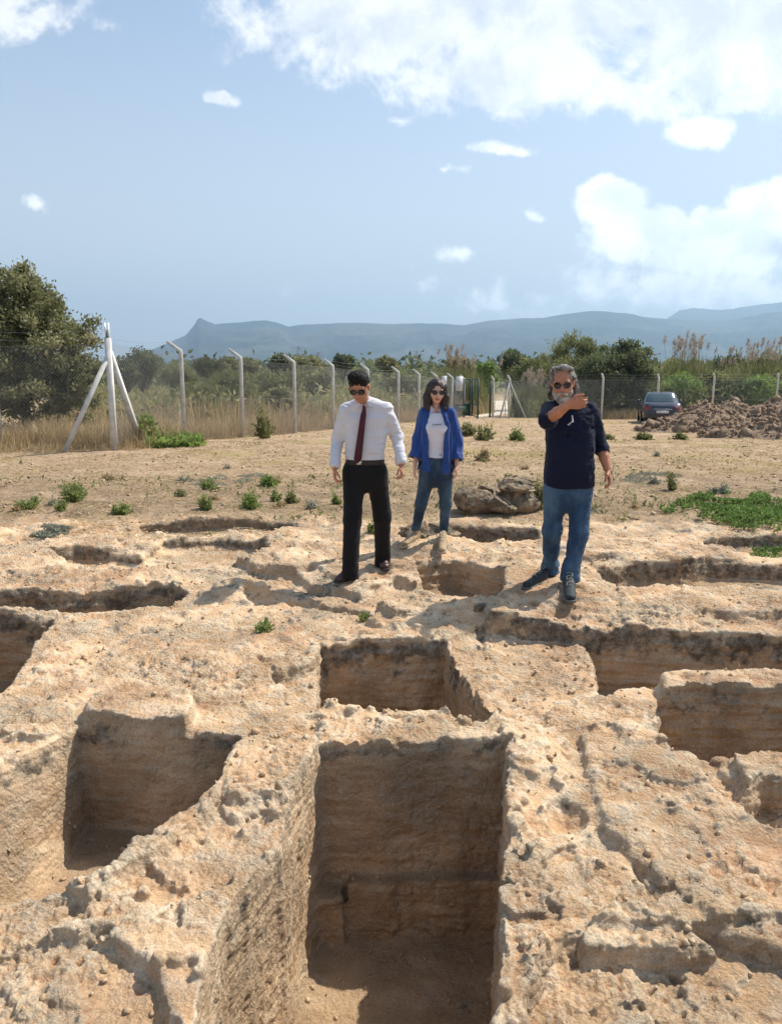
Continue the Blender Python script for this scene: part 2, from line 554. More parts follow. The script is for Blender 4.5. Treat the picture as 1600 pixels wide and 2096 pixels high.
def vnormals(V, F):
    e1 = V[F[:, 2]] - V[F[:, 0]]; e2 = V[F[:, 3]] - V[F[:, 1]]
    n = np.cross(e1, e2)
    out = np.zeros_like(V)
    for k in range(4):
        for c in range(3):
            out[:, c] += np.bincount(F[:, k], n[:, c], len(V))
    return out / (np.linalg.norm(out, axis=1, keepdims=True) + 1e-12)


def lap(V, F, it, lam=0.5):
    for _ in range(it):
        acc = np.zeros_like(V); cnt = np.zeros(len(V))
        for k in range(4):
            i, j = F[:, k], F[:, (k + 1) % 4]
            for c in range(3):
                acc[:, c] += np.bincount(i, V[j, c], len(V)) + np.bincount(j, V[i, c], len(V))
            cnt += np.bincount(i, minlength=len(V)) + np.bincount(j, minlength=len(V))
        V = V * (1 - lam) + lam * acc / np.maximum(cnt, 1)[:, None]
    return V


# which way is up in the remeshed winding
V = lap(V, F, 2)
Nn = vnormals(V, F)
if Nn[:, 2].mean() < 0:
    F = F[:, ::-1].copy(); Nn = -Nn
X, Y, Z = V.T
Ns = lap(Nn, F, 4); Ns /= np.linalg.norm(Ns, axis=1, keepdims=True) + 1e-9
# rim height above each point
gi = np.clip((np.log(Y + S0) - v0) / (v1 - v0) * (nv - 1), 0, nv - 1.001)
gj = np.clip((X / (Y + S0) + 0.75) / 1.5 * (nu - 1), 0, nu - 1.001)
rim = HF[gi.astype(int), gj.astype(int)]
depth = rim - Z
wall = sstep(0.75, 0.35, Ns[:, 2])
top = sstep(0.06, 0.02, depth)
rk = 1 - sstep(8.3, 9.5, Y + 0.9 * fbm(X, Y, 0 * X, 0.55, 3, 0.5, 31) + 0.35 * fbm(X, Y, 0 * X, 2.2, 3, 0.5, 33))

# --- relief
tp0 = (1 - wall) * (1 - sstep(0.1, 0.2, depth))
D = np.zeros(len(V))
n_a = fbm(X, Y, Z, 4.0, 3, 0.55, 51)
n_b = fbm(X, Y, Z, 14.0, 4, 0.62, 55)
n_c = fbm(X, Y, Z, 45.0, 3, 0.6, 61)
beds = fbm(X * 0.45, Y * 0.45, Z * 5.0, 4.0, 4, 0.6, 67)
rough = sstep(-0.15, 0.35, fbm(X, Y, Z, 1.3, 3, 0.5, 71))
n_r = 1 - np.abs(fbm(X, Y, Z, 9.0, 4, 0.6, 77)) * 2
# crumb hollows
n_p = fbm(X, Y, Z, 20.0, 2, 0.5, 83)
holes = -sstep(0.18, 0.55, n_p)
c1, j1 = cells(X + .06 * n_a, Y + .06 * n_b, Z * 1.8, 5.5, 3)
c2, j2 = cells(X + .02 * n_b, Y + .02 * n_c, Z * 1.6, 17.0, 5)
crack = np.exp(-(j1 / 0.035) ** 2)
pw = sstep(-0.12, 0.25, fbm(X, Y, Z, 1.9, 3, 0.5, 131))      # where the rock is broken rather than dusty
qw = np.where((X < 0) & (Y < 3.6), .45, 1.0)
D += rk * (wall * qw * (0.005 * c1 + 0.0045 * c2) + tp0 * pw * (0.008 * c1 + 0.006 * c2 - 0.010 * crack * sstep(0.1, 0.5, fbm(X, Y, Z, 2.7, 2, 0.5, 133))))
strat = np.where((X > 1.3) | (Y > 4.4), 1.0, 0.0)
D += wall * (0.016 * n_a + (0.011 + 0.024 * strat) * beds + 0.009 * n_b * qw + 0.005 * n_c)
up = 1 - wall
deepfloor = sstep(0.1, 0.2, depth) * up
tp = up * (1 - deepfloor)
hol2 = -sstep(0.34, 0.52, fbm(X, Y, Z, 5.5, 3, 0.6, 87)) * sstep(-0.1, 0.3, rough)
D += tp * rk * (0.014 * n_a + 0.013 * n_b * (0.30 + rough) + 0.013 * n_c * (0.3 + rough) + holes * 0.014 * (0.25 + rough) + 0.012 * (n_r - 0.6) * rough + 0.018 * hol2)
D += tp * (1 - rk) * (0.014 * n_b + 0.008 * n_c)
D += deepfloor * (0.006 * n_a + 0.006 * n_b)
fine = 1.0
edge = np.minimum(sstep(v1, v1 - 0.05, np.log(Y + S0)), 1)
V = V + Ns * (D * edge)[:, None]
# hard lumps weathered out of the crust
lum = fbm(X, Y, Z, 6.5, 2, 0.5, 91)
lm = sstep(0.38, 0.46, lum) * rk * tp
V[:, 2] += lm * 0.011
lm2 = sstep(0.30, 0.36, fbm(X, Y, Z, 17.0, 2, 0.5, 95)) * rk * tp * (0.3 + rough)
V[:, 2] += lm2 * 0.006

# --- surface states used by the material (stains stay where the rock has them)
facing_n = sstep(0.05, 0.5, -Ns[:, 1]) * sstep(0.85, 0.5, Ns[:, 2])
lich = facing_n * sstep(0.30, 0.06, depth * np.where(Y < 4.0, 2.2, 1.0) + 0.16 * fbm(X, Y, Z, 5.0, 4, 0.6, 101)) * sstep(-0.05, 0.35, rk * 1.0)
lich = lich * (0.95 + 0.05 * sstep(3.6, 5.0, Y)) * (1 - 0.55 * (X > 1.35) * (Y < 4.75)) * sstep(-0.55, 0.0, fbm(X, Y, Z, 1.6, 3, 0.5, 103))
far_dark = sstep(5.0, 6.0, Y) * wall * rk
lich = lich * np.where((X > .15) & (X < 1.5) & (Y > 5.6) & (Y < 7.0), .25, 1.0)
lich = np.clip(lich + far_dark * 0.25 * np.where((X > .15) & (X < 1.5) & (Y < 7.0), 0, 1) * sstep(0.35, 0.0, depth), 0, 1)
crust = tp * rk * sstep(4.3, 5.3, Y + .4 * n_a) * sstep(0.02, 0.30, fbm(X, Y, Z, 1.5, 4, 0.6, 151))
Zs = lap(V.copy(), F, 14)[:, 2]
conv = (V[:, 2] - Zs) / (0.0016 * (Y + S0))
lowres = np.where((X > .6) & (X < 1.95) & (Y > 5.0) & (Y < 5.6), 1.0, sstep(0.0, 0.07, depth))
lich = lich * (0.10 + 0.90 * lowres) * np.where((X < -1.0) & (Y > 5.5) & (Y < 6.4), .9, 1)
lich = np.maximum(lich, 0.48 * crust)
lich = lich * (0.75 + 0.5 * fbm(X, Y, Z, 2.2, 3, 0.6, 141))
rimpale = sstep(0.10, 0.0, np.abs(depth - 0.01)) * rk * sstep(0.98, 0.80, Ns[:, 2])
rimpale = np.clip(np.maximum(np.maximum(rimpale, crust * .9), tp * rk * sstep(0.15, 1.0, conv) * 0.9), 0, 1)
soil = np.clip(tp * rk * (0.85 * sstep(-0.05, 0.4, fbm(X, Y, 0 * X, 1.1, 4, 0.6, 111)) + 0.8 * sstep(-0.1, -1.1, conv)), 0, 1)
dirt = 1 - rk
ATT = {'lichen': lich, 'pale': rimpale, 'soil': soil, 'dirt': dirt, 'wall': wall, 'floor': deepfloor}


def new_mat(name):
    m = bpy.data.materials.new(name)
    m.use_nodes = True
    return m, NT(m.node_tree)


def attr(t, name, out='Fac'):
    return t.n('ShaderNodeAttribute', attribute_name=name).outputs[out]


def finish(t, col, rough=0.9, bump=None, bdist=0.01, bstr=1.0, spec=0.25, **extra):
    p = t.n('ShaderNodeBsdfPrincipled')
    t.set(p.inputs['Base Color'], col)
    t.set(p.inputs['Roughness'], rough)
    t.set(p.inputs['Specular IOR Level'], spec)
    for k, v in extra.items():
        t.set(p.inputs[k.replace('_', ' ')], v)
    if bump is not None:
        bn = t.n('ShaderNodeBump', ins={'Height': bump, 'Distance': bdist, 'Strength': bstr})
        t.link(bn.outputs[0], p.inputs['Normal'])
    o = t.n('ShaderNodeOutputMaterial')
    t.link(p.outputs[0], o.inputs[0])
    return p


m_rock, t = new_mat('weathered_limestone')
P = t.n('ShaderNodeTexCoord').outputs['Object']
c = t.mix(t.ramp(t.noise(P, 1.7, 6, 0.6), 0.35, 0.65), (0.62, 0.395, 0.222), (0.72, 0.508, 0.310))
c = t.mix(t.ramp(t.noise(P, 9, 6, 0.65), 0.42, 0.68), c, (0.74, 0.60, 0.43))
# reddish earth caught on the tops
sm = t.m('MULTIPLY', attr(t, 'soil'), t.ramp(t.noise(P, 6, 6, 0.7), 0.34, 0.56))
c = t.mix(t.m('MULTIPLY', sm, 0.9), c, (0.50, 0.285, 0.16))
# pale chalky rims
pm = t.m('MULTIPLY', attr(t, 'pale'), t.ramp(t.noise(P, 7, 5, 0.6), 0.36, 0.58))
c = t.mix(t.m('MULTIPLY', pm, 0.75), c, (0.74, 0.625, 0.46))
# walls: duller
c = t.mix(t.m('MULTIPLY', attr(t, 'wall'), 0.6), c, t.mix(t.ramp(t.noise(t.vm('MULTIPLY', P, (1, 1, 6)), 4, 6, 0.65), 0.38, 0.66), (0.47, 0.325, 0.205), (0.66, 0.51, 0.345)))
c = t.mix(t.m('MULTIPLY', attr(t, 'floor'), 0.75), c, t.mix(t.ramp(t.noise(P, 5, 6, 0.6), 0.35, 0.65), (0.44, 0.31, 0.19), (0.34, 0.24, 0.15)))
# black and grey lichen
ln = t.noise(P, 9, 7, 0.70)
lm_ = t.ramp(t.m('ADD', t.m('MULTIPLY', attr(t, 'lichen'), 0.95), t.m('MULTIPLY', t.m('SUBTRACT', ln, 0.5), 2.4)), 0.18, 0.62)
c = t.mix(t.m('MULTIPLY', lm_, 0.80), c, t.mix(t.ramp(t.noise(P, 16, 6, 0.75), 0.40, 0.62), (0.055, 0.046, 0.037), (0.33, 0.285, 0.22)))
# small grey flecks everywhere
fl = t.ramp(t.noise(P, 75, 5, 0.7), 0.60, 0.72)
c = t.mix(t.m('MULTIPLY', fl, 0.30), c, (0.24, 0.17, 0.11))
# dry earth beyond the rock
dn = t.mix(t.ramp(t.noise(P, 1.2, 7, 0.65), 0.35, 0.66), (0.43, 0.30, 0.19), (0.56, 0.415, 0.275))
dn = t.mix(t.ramp(t.noise(P, 4.5, 8, 0.75), 0.46, 0.66), dn, (0.31, 0.215, 0.13))
dn = t.mix(t.ramp(t.noise(P, 16, 7, 0.75), 0.46, 0.66), dn, (0.22, 0.15, 0.09))
dn = t.mix(t.m('MULTIPLY', t.ramp(t.n('ShaderNodeSeparateXYZ', ins={0: P}).outputs[1], 15, 9), t.ramp(t.noise(P, 1.6, 6, 0.7), 0.34, 0.60, 0.15, 0.8)), dn, t.mix(t.ramp(t.noise(P, 22, 5, 0.7), .4, .6), (0.20, 0.14, 0.085), (0.36, 0.27, 0.17)))
c = t.mix(attr(t, 'dirt'), c, dn)
c = t.vm('MULTIPLY', c, t.mix(t.ramp(t.noise(P, 130, 4, 0.7), 0.3, 0.7), (0.78, 0.76, 0.74), (1.12, 1.12, 1.12)))
b1 = t.noise(P, 32, 8, 0.68)
b2 = t.vor(P, 55)
b3 = t.noise(P, 150, 5, 0.7)
bh = t.m('ADD', t.m('MULTIPLY', b1, 1.3), t.m('ADD', t.m('MULTIPLY', b2, 0.35), t.m('MULTIPLY', b3, 0.35)))
bh = t.m('MULTIPLY', bh, t.ramp(t.noise(P, 2.3, 4, 0.6), 0.35, 0.65, 0.35, 1.25))
finish(t, c, 0.95, bh, 0.030, 1.0, 0.15)

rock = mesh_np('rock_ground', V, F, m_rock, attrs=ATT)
tag(rock, 'pale limestone bedrock with rectangular tombs cut into it', 'rock ground', kind='structure')


def ground_h(x, y):
    """height of the finished ground under a point (numpy or float)"""
    x = np.asarray(x, float); y = np.asarray(y, float)
    inside = (y > 0.8) & (y < 12.5) & (np.abs(x / (y + S0)) < 0.745)
    gi = np.clip((np.log(np.maximum(y, 0.0) + S0) - v0) / (v1 - v0) * (nv - 1), 0, nv - 1.001).astype(int)
    gj = np.clip((x / (np.maximum(y, 0.0) + S0) + 0.75) / 1.5 * (nu - 1), 0, nu - 1.001).astype(int)
    return np.where(inside, H[gi, gj], plain_h(x, y))


def plain_h(x, y):
    n = fbm(x, y, 0 * x, 0.55, 3, 0.5, 31) * 0.045 + 0.02 * fbm(x, y, 0 * x, 1.9, 4, 0.5, 37) + 0.03 * fbm(x, y, 0 * x, 1.9, 4, 0.5, 37)
    return far_z(x, y) + n


# ================================================================ THE PLAIN (one sheet, reaching the horizon, open where the rock lies)
def grid_patch(xs, ys, persp=False):
    Y2, X2 = np.meshgrid(ys, xs, indexing='ij')
    if persp:
        X2 = X2 * (Y2 + S0)
    Z2 = plain_h(X2, Y2) + 0.012 * fbm(X2, Y2, 0 * X2, 7.0, 2, 0.5, 121)
    n = X2.size
    ii = np.arange(n).reshape(X2.shape)
    Fq = np.stack([ii[:-1, :-1].ravel(), ii[:-1, 1:].ravel(), ii[1:, 1:].ravel(), ii[1:, :-1].ravel()], 1)
    return np.stack([X2, Y2, Z2], -1).reshape(-1, 3), Fq


parts = [grid_patch(np.linspace(-1.6, 1.6, 500), np.exp(np.linspace(math.log(12.45), math.log(90), 480)), True),
         grid_patch(np.linspace(-1.6, 1.6, 60), np.exp(np.linspace(math.log(90), math.log(7600), 60)), True),
         grid_patch(np.linspace(-1.6, -0.742, 120), np.exp(np.linspace(math.log(0.8 + .001), math.log(12.45), 160)), True),
         grid_patch(np.linspace(0.742, 1.6, 120), np.exp(np.linspace(math.log(0.8 + .001), math.log(12.45), 160)), True),
         grid_patch(np.linspace(-12, 12, 120), np.linspace(-10, 0.8, 60))]
Vp, Fp, off = [], [], 0
for v_, f_ in parts:
    Vp.append(v_); Fp.append(f_ + off); off += len(v_)
m_dirt, t = new_mat('dry_earth')
P = t.n('ShaderNodeTexCoord').outputs['Object']
dn = t.mix(t.ramp(t.noise(P, 1.2, 7, 0.65), 0.35, 0.66), (0.43, 0.30, 0.19), (0.56, 0.415, 0.275))
dn = t.mix(t.ramp(t.noise(P, 4.5, 8, 0.75), 0.46, 0.66), dn, (0.31, 0.215, 0.13))
dn = t.mix(t.ramp(t.noise(P, 16, 7, 0.75), 0.46, 0.66), dn, (0.22, 0.15, 0.09))
dn = t.mix(t.m('MULTIPLY', t.ramp(t.n('ShaderNodeSeparateXYZ', ins={0: P}).outputs[1], 15, 9), t.ramp(t.noise(P, 1.6, 6, 0.7), 0.34, 0.60, 0.15, 0.8)), dn, t.mix(t.ramp(t.noise(P, 22, 5, 0.7), .4, .6), (0.20, 0.14, 0.085), (0.36, 0.27, 0.17)))
dn = t.mix(t.ramp(t.noise(P, 0.35, 5, 0.6), 0.50, 0.62), dn, (0.36, 0.27, 0.13))
sepp = t.n('ShaderNodeSeparateXYZ', ins={0: P})
dn = t.mix(t.ramp(sepp.outputs[1], 60, 160), dn, t.mix(t.ramp(t.noise(P, 0.02, 5, 0.6), 0.4, 0.6), (0.10, 0.10, 0.045), (0.22, 0.18, 0.09)))
bh = t.m('ADD', t.noise(P, 20, 8, 0.7), t.m('MULTIPLY', t.noise(P, 90, 4, 0.7), 0.4))
finish(t, dn, 0.97, bh, 0.03, 1.0, 0.1)
ground = mesh_np('ground', np.concatenate(Vp), np.concatenate(Fp), m_dirt)
tag(ground, 'dry sandy earth reaching out over the plain', 'ground', kind='structure')
# ================================================================ SHAPES GROWN FROM DISTANCE FIELDS
class Field:
    def __init__(self, lo, hi, h):
        self.lo = np.array(lo, float); self.h = h
        n = np.ceil((np.array(hi) - self.lo) / h).astype(int) + 1
        self.n = n
        self.ax = [self.lo[i] + h * np.arange(n[i]) for i in range(3)]
        self.F = np.full(n, 1.0, np.float32)

    def sub(self, lo, hi):
        s = []
        for i in range(3):
            a = max(0, int((lo[i] - self.lo[i]) / self.h)); b = min(self.n[i], int((hi[i] - self.lo[i]) / self.h) + 2)
            if b <= a: return None
            s.append(slice(a, b))
        return tuple(s)

    def grid(self, s=None):
        ax = self.ax if s is None else [self.ax[i][s[i]] for i in range(3)]
        return ax[0][:, None, None], ax[1][None, :, None], ax[2][None, None, :]

    def put(self, s, d, k=0.0, op='add'):
        f = self.F[s]
        if op == 'add':
            if k > 0:
                hh = np.clip(0.5 + 0.5 * (f - d) / k, 0, 1)
                f = f * (1 - hh) + d * hh - k * hh * (1 - hh)
            else:
                f = np.minimum(f, d)
        else:
            if k > 0:
                hh = np.clip(0.5 - 0.5 * (f + d) / k, 0, 1)
                f = f * (1 - hh) - d * hh + k * hh * (1 - hh)
            else:
                f = np.maximum(f, -d)
        self.F[s] = f

    def cone(self, a, b, ra, rb, k=0.02, op='add', flat=None):
        """tapered round limb from a to b; flat=(axis vector, factor) squashes it"""
        a = np.array(a, float); b = np.array(b, float)
        r = max(ra, rb) + k + 2 * self.h + 0.01
        s = self.sub(np.minimum(a, b) - r, np.maximum(a, b) + r)
        if s is None: return
        x, y, z = self.grid(s)
        ba = b - a; L = (ba ** 2).sum() + 1e-9
        px, py, pz = x - a[0], y - a[1], z - a[2]
        t = np.clip((px * ba[0] + py * ba[1] + pz * ba[2]) / L, 0, 1)
        qx, qy, qz = px - ba[0] * t, py - ba[1] * t, pz - ba[2] * t
        if flat is not None:
            fa = np.array(flat[0], float); fa /= np.linalg.norm(fa)
            dd = qx * fa[0] + qy * fa[1] + qz * fa[2]
            g = flat[1] - 1
            qx, qy, qz = qx + fa[0] * dd * g, qy + fa[1] * dd * g, qz + fa[2] * dd * g
        d = np.sqrt(qx * qx + qy * qy + qz * qz) - (ra + (rb - ra) * t)
        self.put(s, d.astype(np.float32), k, op)

    def ell(self, c, rad, M=None, k=0.02, op='add'):
        """ellipsoid, M = 3x3 rows are its axes"""
        c = np.array(c, float); rad = np.array(rad, float)
        r = rad.max() + k + 2 * self.h + 0.01
        s = self.sub(c - r, c + r)
        if s is None: return
        x, y, z = self.grid(s)
        px, py, pz = x - c[0], y - c[1], z - c[2]
        if M is not None:
            M = np.array(M, float)
            px, py, pz = (M[0, 0] * px + M[0, 1] * py + M[0, 2] * pz, M[1, 0] * px + M[1, 1] * py + M[1, 2] * pz, M[2, 0] * px + M[2, 1] * py + M[2, 2] * pz)
        k0 = np.sqrt((px / rad[0]) ** 2 + (py / rad[1]) ** 2 + (pz / rad[2]) ** 2)
        k1 = np.sqrt((px / rad[0] ** 2) ** 2 + (py / rad[1] ** 2) ** 2 + (pz / rad[2] ** 2) ** 2)
        d = k0 * (k0 - 1) / np.maximum(k1, 1e-6)
        self.put(s, np.broadcast_to(d, self.F[s].shape).astype(np.float32), k, op)

    def loft(self, secs, rz=0.0, k=0.02, op='add', power=2.3):
        """stacked ellipses: secs = [(z, cx, cy, half width, half depth)], turned by rz"""
        secs = sorted(secs)
        zs = np.array([q[0] for q in secs])
        m = max(max(q[3], q[4]) for q in secs) + k + 0.03
        cx = [q[1] for q in secs]; cy = [q[2] for q in secs]
        s = self.sub((min(cx) - m, min(cy) - m, zs[0] - 0.04 - k), (max(cx) + m, max(cy) + m, zs[-1] + 0.04 + k))
        x, y, z = self.grid(s)
        zz = np.clip(z, zs[0], zs[-1])
        ip = [np.interp(zz.ravel(), zs, [q[i] for q in secs]).reshape(zz.shape) for i in range(1, 5)]
        px, py = x - ip[0], y - ip[1]
        c, sn = math.cos(rz), math.sin(rz)
        px, py = px * c + py * sn, -px * sn + py * c
        q = ((np.abs(px) / ip[2]) ** power + (np.abs(py) / ip[3]) ** power) ** (1 / power)
        d = (q - 1) * np.minimum(ip[2], ip[3])
        d = np.maximum(d, np.abs(z - zz) + d * 0 - 0.0 - 0.005)
        self.put(s, d.astype(np.float32), k, op)

    def cut(self, p, nrm):
        """keep only what lies behind the plane through p with normal nrm"""
        x, y, z = self.grid()
        n = np.array(nrm, float); n /= np.linalg.norm(n)
        self.F = np.maximum(self.F, ((x - p[0]) * n[0] + (y - p[1]) * n[1] + (z - p[2]) * n[2]).astype(np.float32))

    def wrinkle(self, amp, sx, sy, sz, seed=0, mask=None, octs=3):
        x, y, z = self.grid()
        band = np.abs(self.F) < amp * 3 + self.h * 3
        ii = np.nonzero(band)
        xs, ys, zs = self.ax[0][ii[0]], self.ax[1][ii[1]], self.ax[2][ii[2]]
        n = 1 - 2 * np.abs(fbm(xs * sx, ys * sy, zs * sz, 1.0, octs, 0.5, seed))
        m = 1.0 if mask is None else mask(xs, ys, zs)
        self.F[band] += (-(np.clip(n, 0.12, 1) - 0.55) * amp * m).astype(np.float32)

    def mesh(self):
        return surface_nets(self.F, self.lo, self.h)


def surface_nets(F, lo, h):
    F = np.pad(F, 1, constant_values=1.0)
    lo = np.array(lo) - h
    nx, ny, nz = F.shape
    ins = F < 0
    c = ins[:-1, :-1, :-1].astype(np.int8)
    cnt = np.zeros((nx - 1, ny - 1, nz - 1), np.int8)
    for dx in (0, 1):
        for dy in (0, 1):
            for dz in (0, 1):
                cnt += ins[dx:nx - 1 + dx, dy:ny - 1 + dy, dz:nz - 1 + dz]
    act = (cnt > 0) & (cnt < 8)
    I, J, K = np.nonzero(act)
    acc = np.zeros((len(I), 3)); num = np.zeros(len(I))
    corners = [(0, 0, 0), (1, 0, 0), (0, 1, 0), (1, 1, 0), (0, 0, 1), (1, 0, 1), (0, 1, 1), (1, 1, 1)]
    val = [F[I + a, J + b, K + c] for a, b, c in corners]
    for i in range(8):
        for j in range(i + 1, 8):
            ca, cb = corners[i], corners[j]
            if abs(ca[0] - cb[0]) + abs(ca[1] - cb[1]) + abs(ca[2] - cb[2]) != 1: continue
            va, vb = val[i], val[j]
            m = (va < 0) != (vb < 0)
            t = np.where(m, va / np.where(m, va - vb, 1), 0)
            for q in range(3):
                acc[:, q] += np.where(m, ca[q] + t * (cb[q] - ca[q]), 0)
            num += m
    V = (np.stack([I, J, K], 1) + acc / num[:, None]) * h + lo
    vid = np.full((nx - 1, ny - 1, nz - 1), -1, np.int64)
    vid[I, J, K] = np.arange(len(I))
    Fs = []
    # x edges
    a = ins[:-1, 1:-1, 1:-1]; b = ins[1:, 1:-1, 1:-1]
    e = a != b
    i, j, k = np.nonzero(e); fl = a[e]
    q = np.stack([vid[i, j, k], vid[i, j + 1, k], vid[i, j + 1, k + 1], vid[i, j, k + 1]], 1)
    Fs.append(np.where(fl[:, None], q, q[:, ::-1]))
    a = ins[1:-1, :-1, 1:-1]; b = ins[1:-1, 1:, 1:-1]
    e = a != b
    i, j, k = np.nonzero(e); fl = a[e]
    q = np.stack([vid[i, j, k], vid[i, j, k + 1], vid[i + 1, j, k + 1], vid[i + 1, j, k]], 1)
    Fs.append(np.where(fl[:, None], q, q[:, ::-1]))
    a = ins[1:-1, 1:-1, :-1]; b = ins[1:-1, 1:-1, 1:]
    e = a != b
    i, j, k = np.nonzero(e); fl = a[e]
    q = np.stack([vid[i, j, k], vid[i + 1, j, k], vid[i + 1, j + 1, k], vid[i, j + 1, k]], 1)
    Fs.append(np.where(fl[:, None], q, q[:, ::-1]))
    return V, np.concatenate(Fs)


def put_mesh(name, field, mat, parent, org=(0, 0, 0), smooth_it=1):
    V, Fq = field.mesh()
    if smooth_it:
        V = lap(V, Fq, smooth_it, 0.5)
    return mesh_np(name, V - np.array(org), Fq, mat, parent)


def tube_mesh(paths, sides=6):
    """paths: list of (points, radii) -> V, F quads"""
    Vs, Fs, off = [], [], 0
    for pts, rad in paths:
        pts = np.asarray(pts, float); n = len(pts)
        rad = np.full(n, rad, float) if np.isscalar(rad) else np.asarray(rad, float)
        tg = np.gradient(pts, axis=0)
        tg /= np.linalg.norm(tg, axis=1, keepdims=True) + 1e-9
        up = np.array([0, 0, 1.0]) if abs(tg[0, 2]) < 0.9 else np.array([1.0, 0, 0])
        A = np.cross(tg, up); A /= np.linalg.norm(A, axis=1, keepdims=True) + 1e-9
        B = np.cross(tg, A)
        th = np.arange(sides) * 2 * math.pi / sides
        ringv = pts[:, None, :] + rad[:, None, None] * (np.cos(th)[None, :, None] * A[:, None, :] + np.sin(th)[None, :, None] * B[:, None, :])
        Vs.append(ringv.reshape(-1, 3))
        i = np.arange(n - 1)[:, None] * sides; j = np.arange(sides)[None, :]; j2 = (j + 1) % sides
        Fs.append(np.stack([i + j, i + j2, i + sides + j2, i + sides + j], -1).reshape(-1, 4) + off)
        off += n * sides
        for e, fwd in ((0, 0), (n - 1, 1)):   # caps as a fan of quads round a centre
            Vs.append(pts[e][None]); cidx = off; off += 1
            base = off - 1 - n * sides - (0 if not fwd else 1) + e * sides
            for s_ in range(0, sides, 2):
                q_ = [cidx, base + s_, base + (s_ + 1) % sides, base + (s_ + 2) % sides]
                Fs.append(np.array([q_ if not fwd else q_[::-1]]))
    return np.concatenate(Vs), np.concatenate(Fs)


def box_mesh(boxes):
    """boxes: list of (centre, size, matrix or None)"""
    Vs, Fs = [], []
    cube = np.array([(-1, -1, -1), (1, -1, -1), (1, 1, -1), (-1, 1, -1), (-1, -1, 1), (1, -1, 1), (1, 1, 1), (-1, 1, 1)]) * 0.5
    fc = np.array([(0, 3, 2, 1), (4, 5, 6, 7), (0, 1, 5, 4), (1, 2, 6, 5), (2, 3, 7, 6), (3, 0, 4, 7)])
    for i, (c, s, M) in enumerate(boxes):
        v = cube * np.array(s)
        if M is not None: v = v @ np.array(M).T
        Vs.append(v + np.array(c)); Fs.append(fc + 8 * i)
    return np.concatenate(Vs), np.concatenate(Fs)


def rotz(a):
    c, s = math.cos(a), math.sin(a)
    return np.array([[c, -s, 0], [s, c, 0], [0, 0, 1.0]])
# ================================================================ PEOPLE
def simple(name, col, rough=0.8, spec=0.3, bump_scale=None, bump_d=0.002, var=0.0, vscale=8.0, stretch=(1, 1, 1), **kw):
    m, t = new_mat(name)
    P = t.n('ShaderNodeTexCoord').outputs['Object']
    if stretch != (1, 1, 1): P = t.vm('MULTIPLY', P, stretch)
    c = col
    if var:
        f = t.ramp(t.noise(P, vscale, 5, 0.6), 0.3, 0.7)
        c = t.mix(f, tuple(x * (1 - var) for x in col), tuple(min(1, x * (1 + var)) for x in col))
    b = t.noise(P, bump_scale, 4, 0.6) if bump_scale else None
    finish(t, c, rough, b, bump_d, 1.0, spec, **kw)
    return m


m_skin = simple('skin', (0.50, 0.245, 0.150), 0.55, 0.4, 90, 0.001, 0.12, 14, Subsurface_Weight=0.08)
m_skin2 = simple('skin_tanned', (0.42, 0.185, 0.105), 0.55, 0.4, 90, 0.001, 0.14, 14, Subsurface_Weight=0.08)
m_skin3 = simple('skin_pale', (0.60, 0.34, 0.235), 0.55, 0.4, 90, 0.001, 0.08, 14, Subsurface_Weight=0.08)
m_lens = simple('dark_lens', (0.008, 0.007, 0.007), 0.12, 0.6)
m_frame = simple('glasses_frame', (0.01, 0.01, 0.01), 0.3, 0.5)
m_lips = simple('lips', (0.40, 0.10, 0.085), 0.5, 0.4)
m_leather = simple('brown_leather', (0.055, 0.028, 0.020), 0.38, 0.5, 60, 0.001, 0.3, 20)
m_black = simple('black_leather', (0.012, 0.012, 0.013), 0.45, 0.4, 60, 0.001)
m_metal = simple('buckle_metal', (0.6, 0.58, 0.52), 0.3, 0.6, Metallic=1.0)
m_sole = simple('rubber_sole', (0.05, 0.045, 0.04), 0.7, 0.3)


def cloth(name, col, rough=0.85, fold=10.0, fd=0.004, var=0.06, sheen=0.1):
    m, t = new_mat(name)
    P = t.n('ShaderNodeTexCoord').outputs['Object']
    f = t.ramp(t.noise(P, 5, 5, 0.6), 0.3, 0.7)
    c = t.mix(f, tuple(x * (1 - var) for x in col), tuple(min(1, x * (1 + var)) for x in col))
    folds = t.noise(t.vm('MULTIPLY', P, (1.0, 1.0, 1.6)), fold, 3, 0.5, 1.2)
    weave = t.noise(P, 260, 2, 0.5)
    h = t.m('ADD', folds, t.m('MULTIPLY', weave, 0.08))
    finish(t, c, rough, h, fd, 1.0, 0.15, Sheen_Weight=sheen)
    return m


def denim(name, col, worn):
    m, t = new_mat(name)
    P = t.n('ShaderNodeTexCoord').outputs['Object']
    f = t.ramp(t.noise(t.vm('MULTIPLY', P, (1, 1, 0.5)), 4.5, 6, 0.6), 0.36, 0.64)
    c = t.mix(f, col, worn)
    h = t.m('ADD', t.noise(t.vm('MULTIPLY', P, (1.0, 1.0, 2.2)), 12, 3, 0.5, 1.0), t.m('MULTIPLY', t.noise(P, 220, 2, 0.5), 0.1))
    finish(t, c, 0.85, h, 0.005, 1.0, 0.15, Sheen_Weight=0.1)
    return m


def nrm(v):
    v = np.array(v, float)
    return v / (np.linalg.norm(v) + 1e-9)


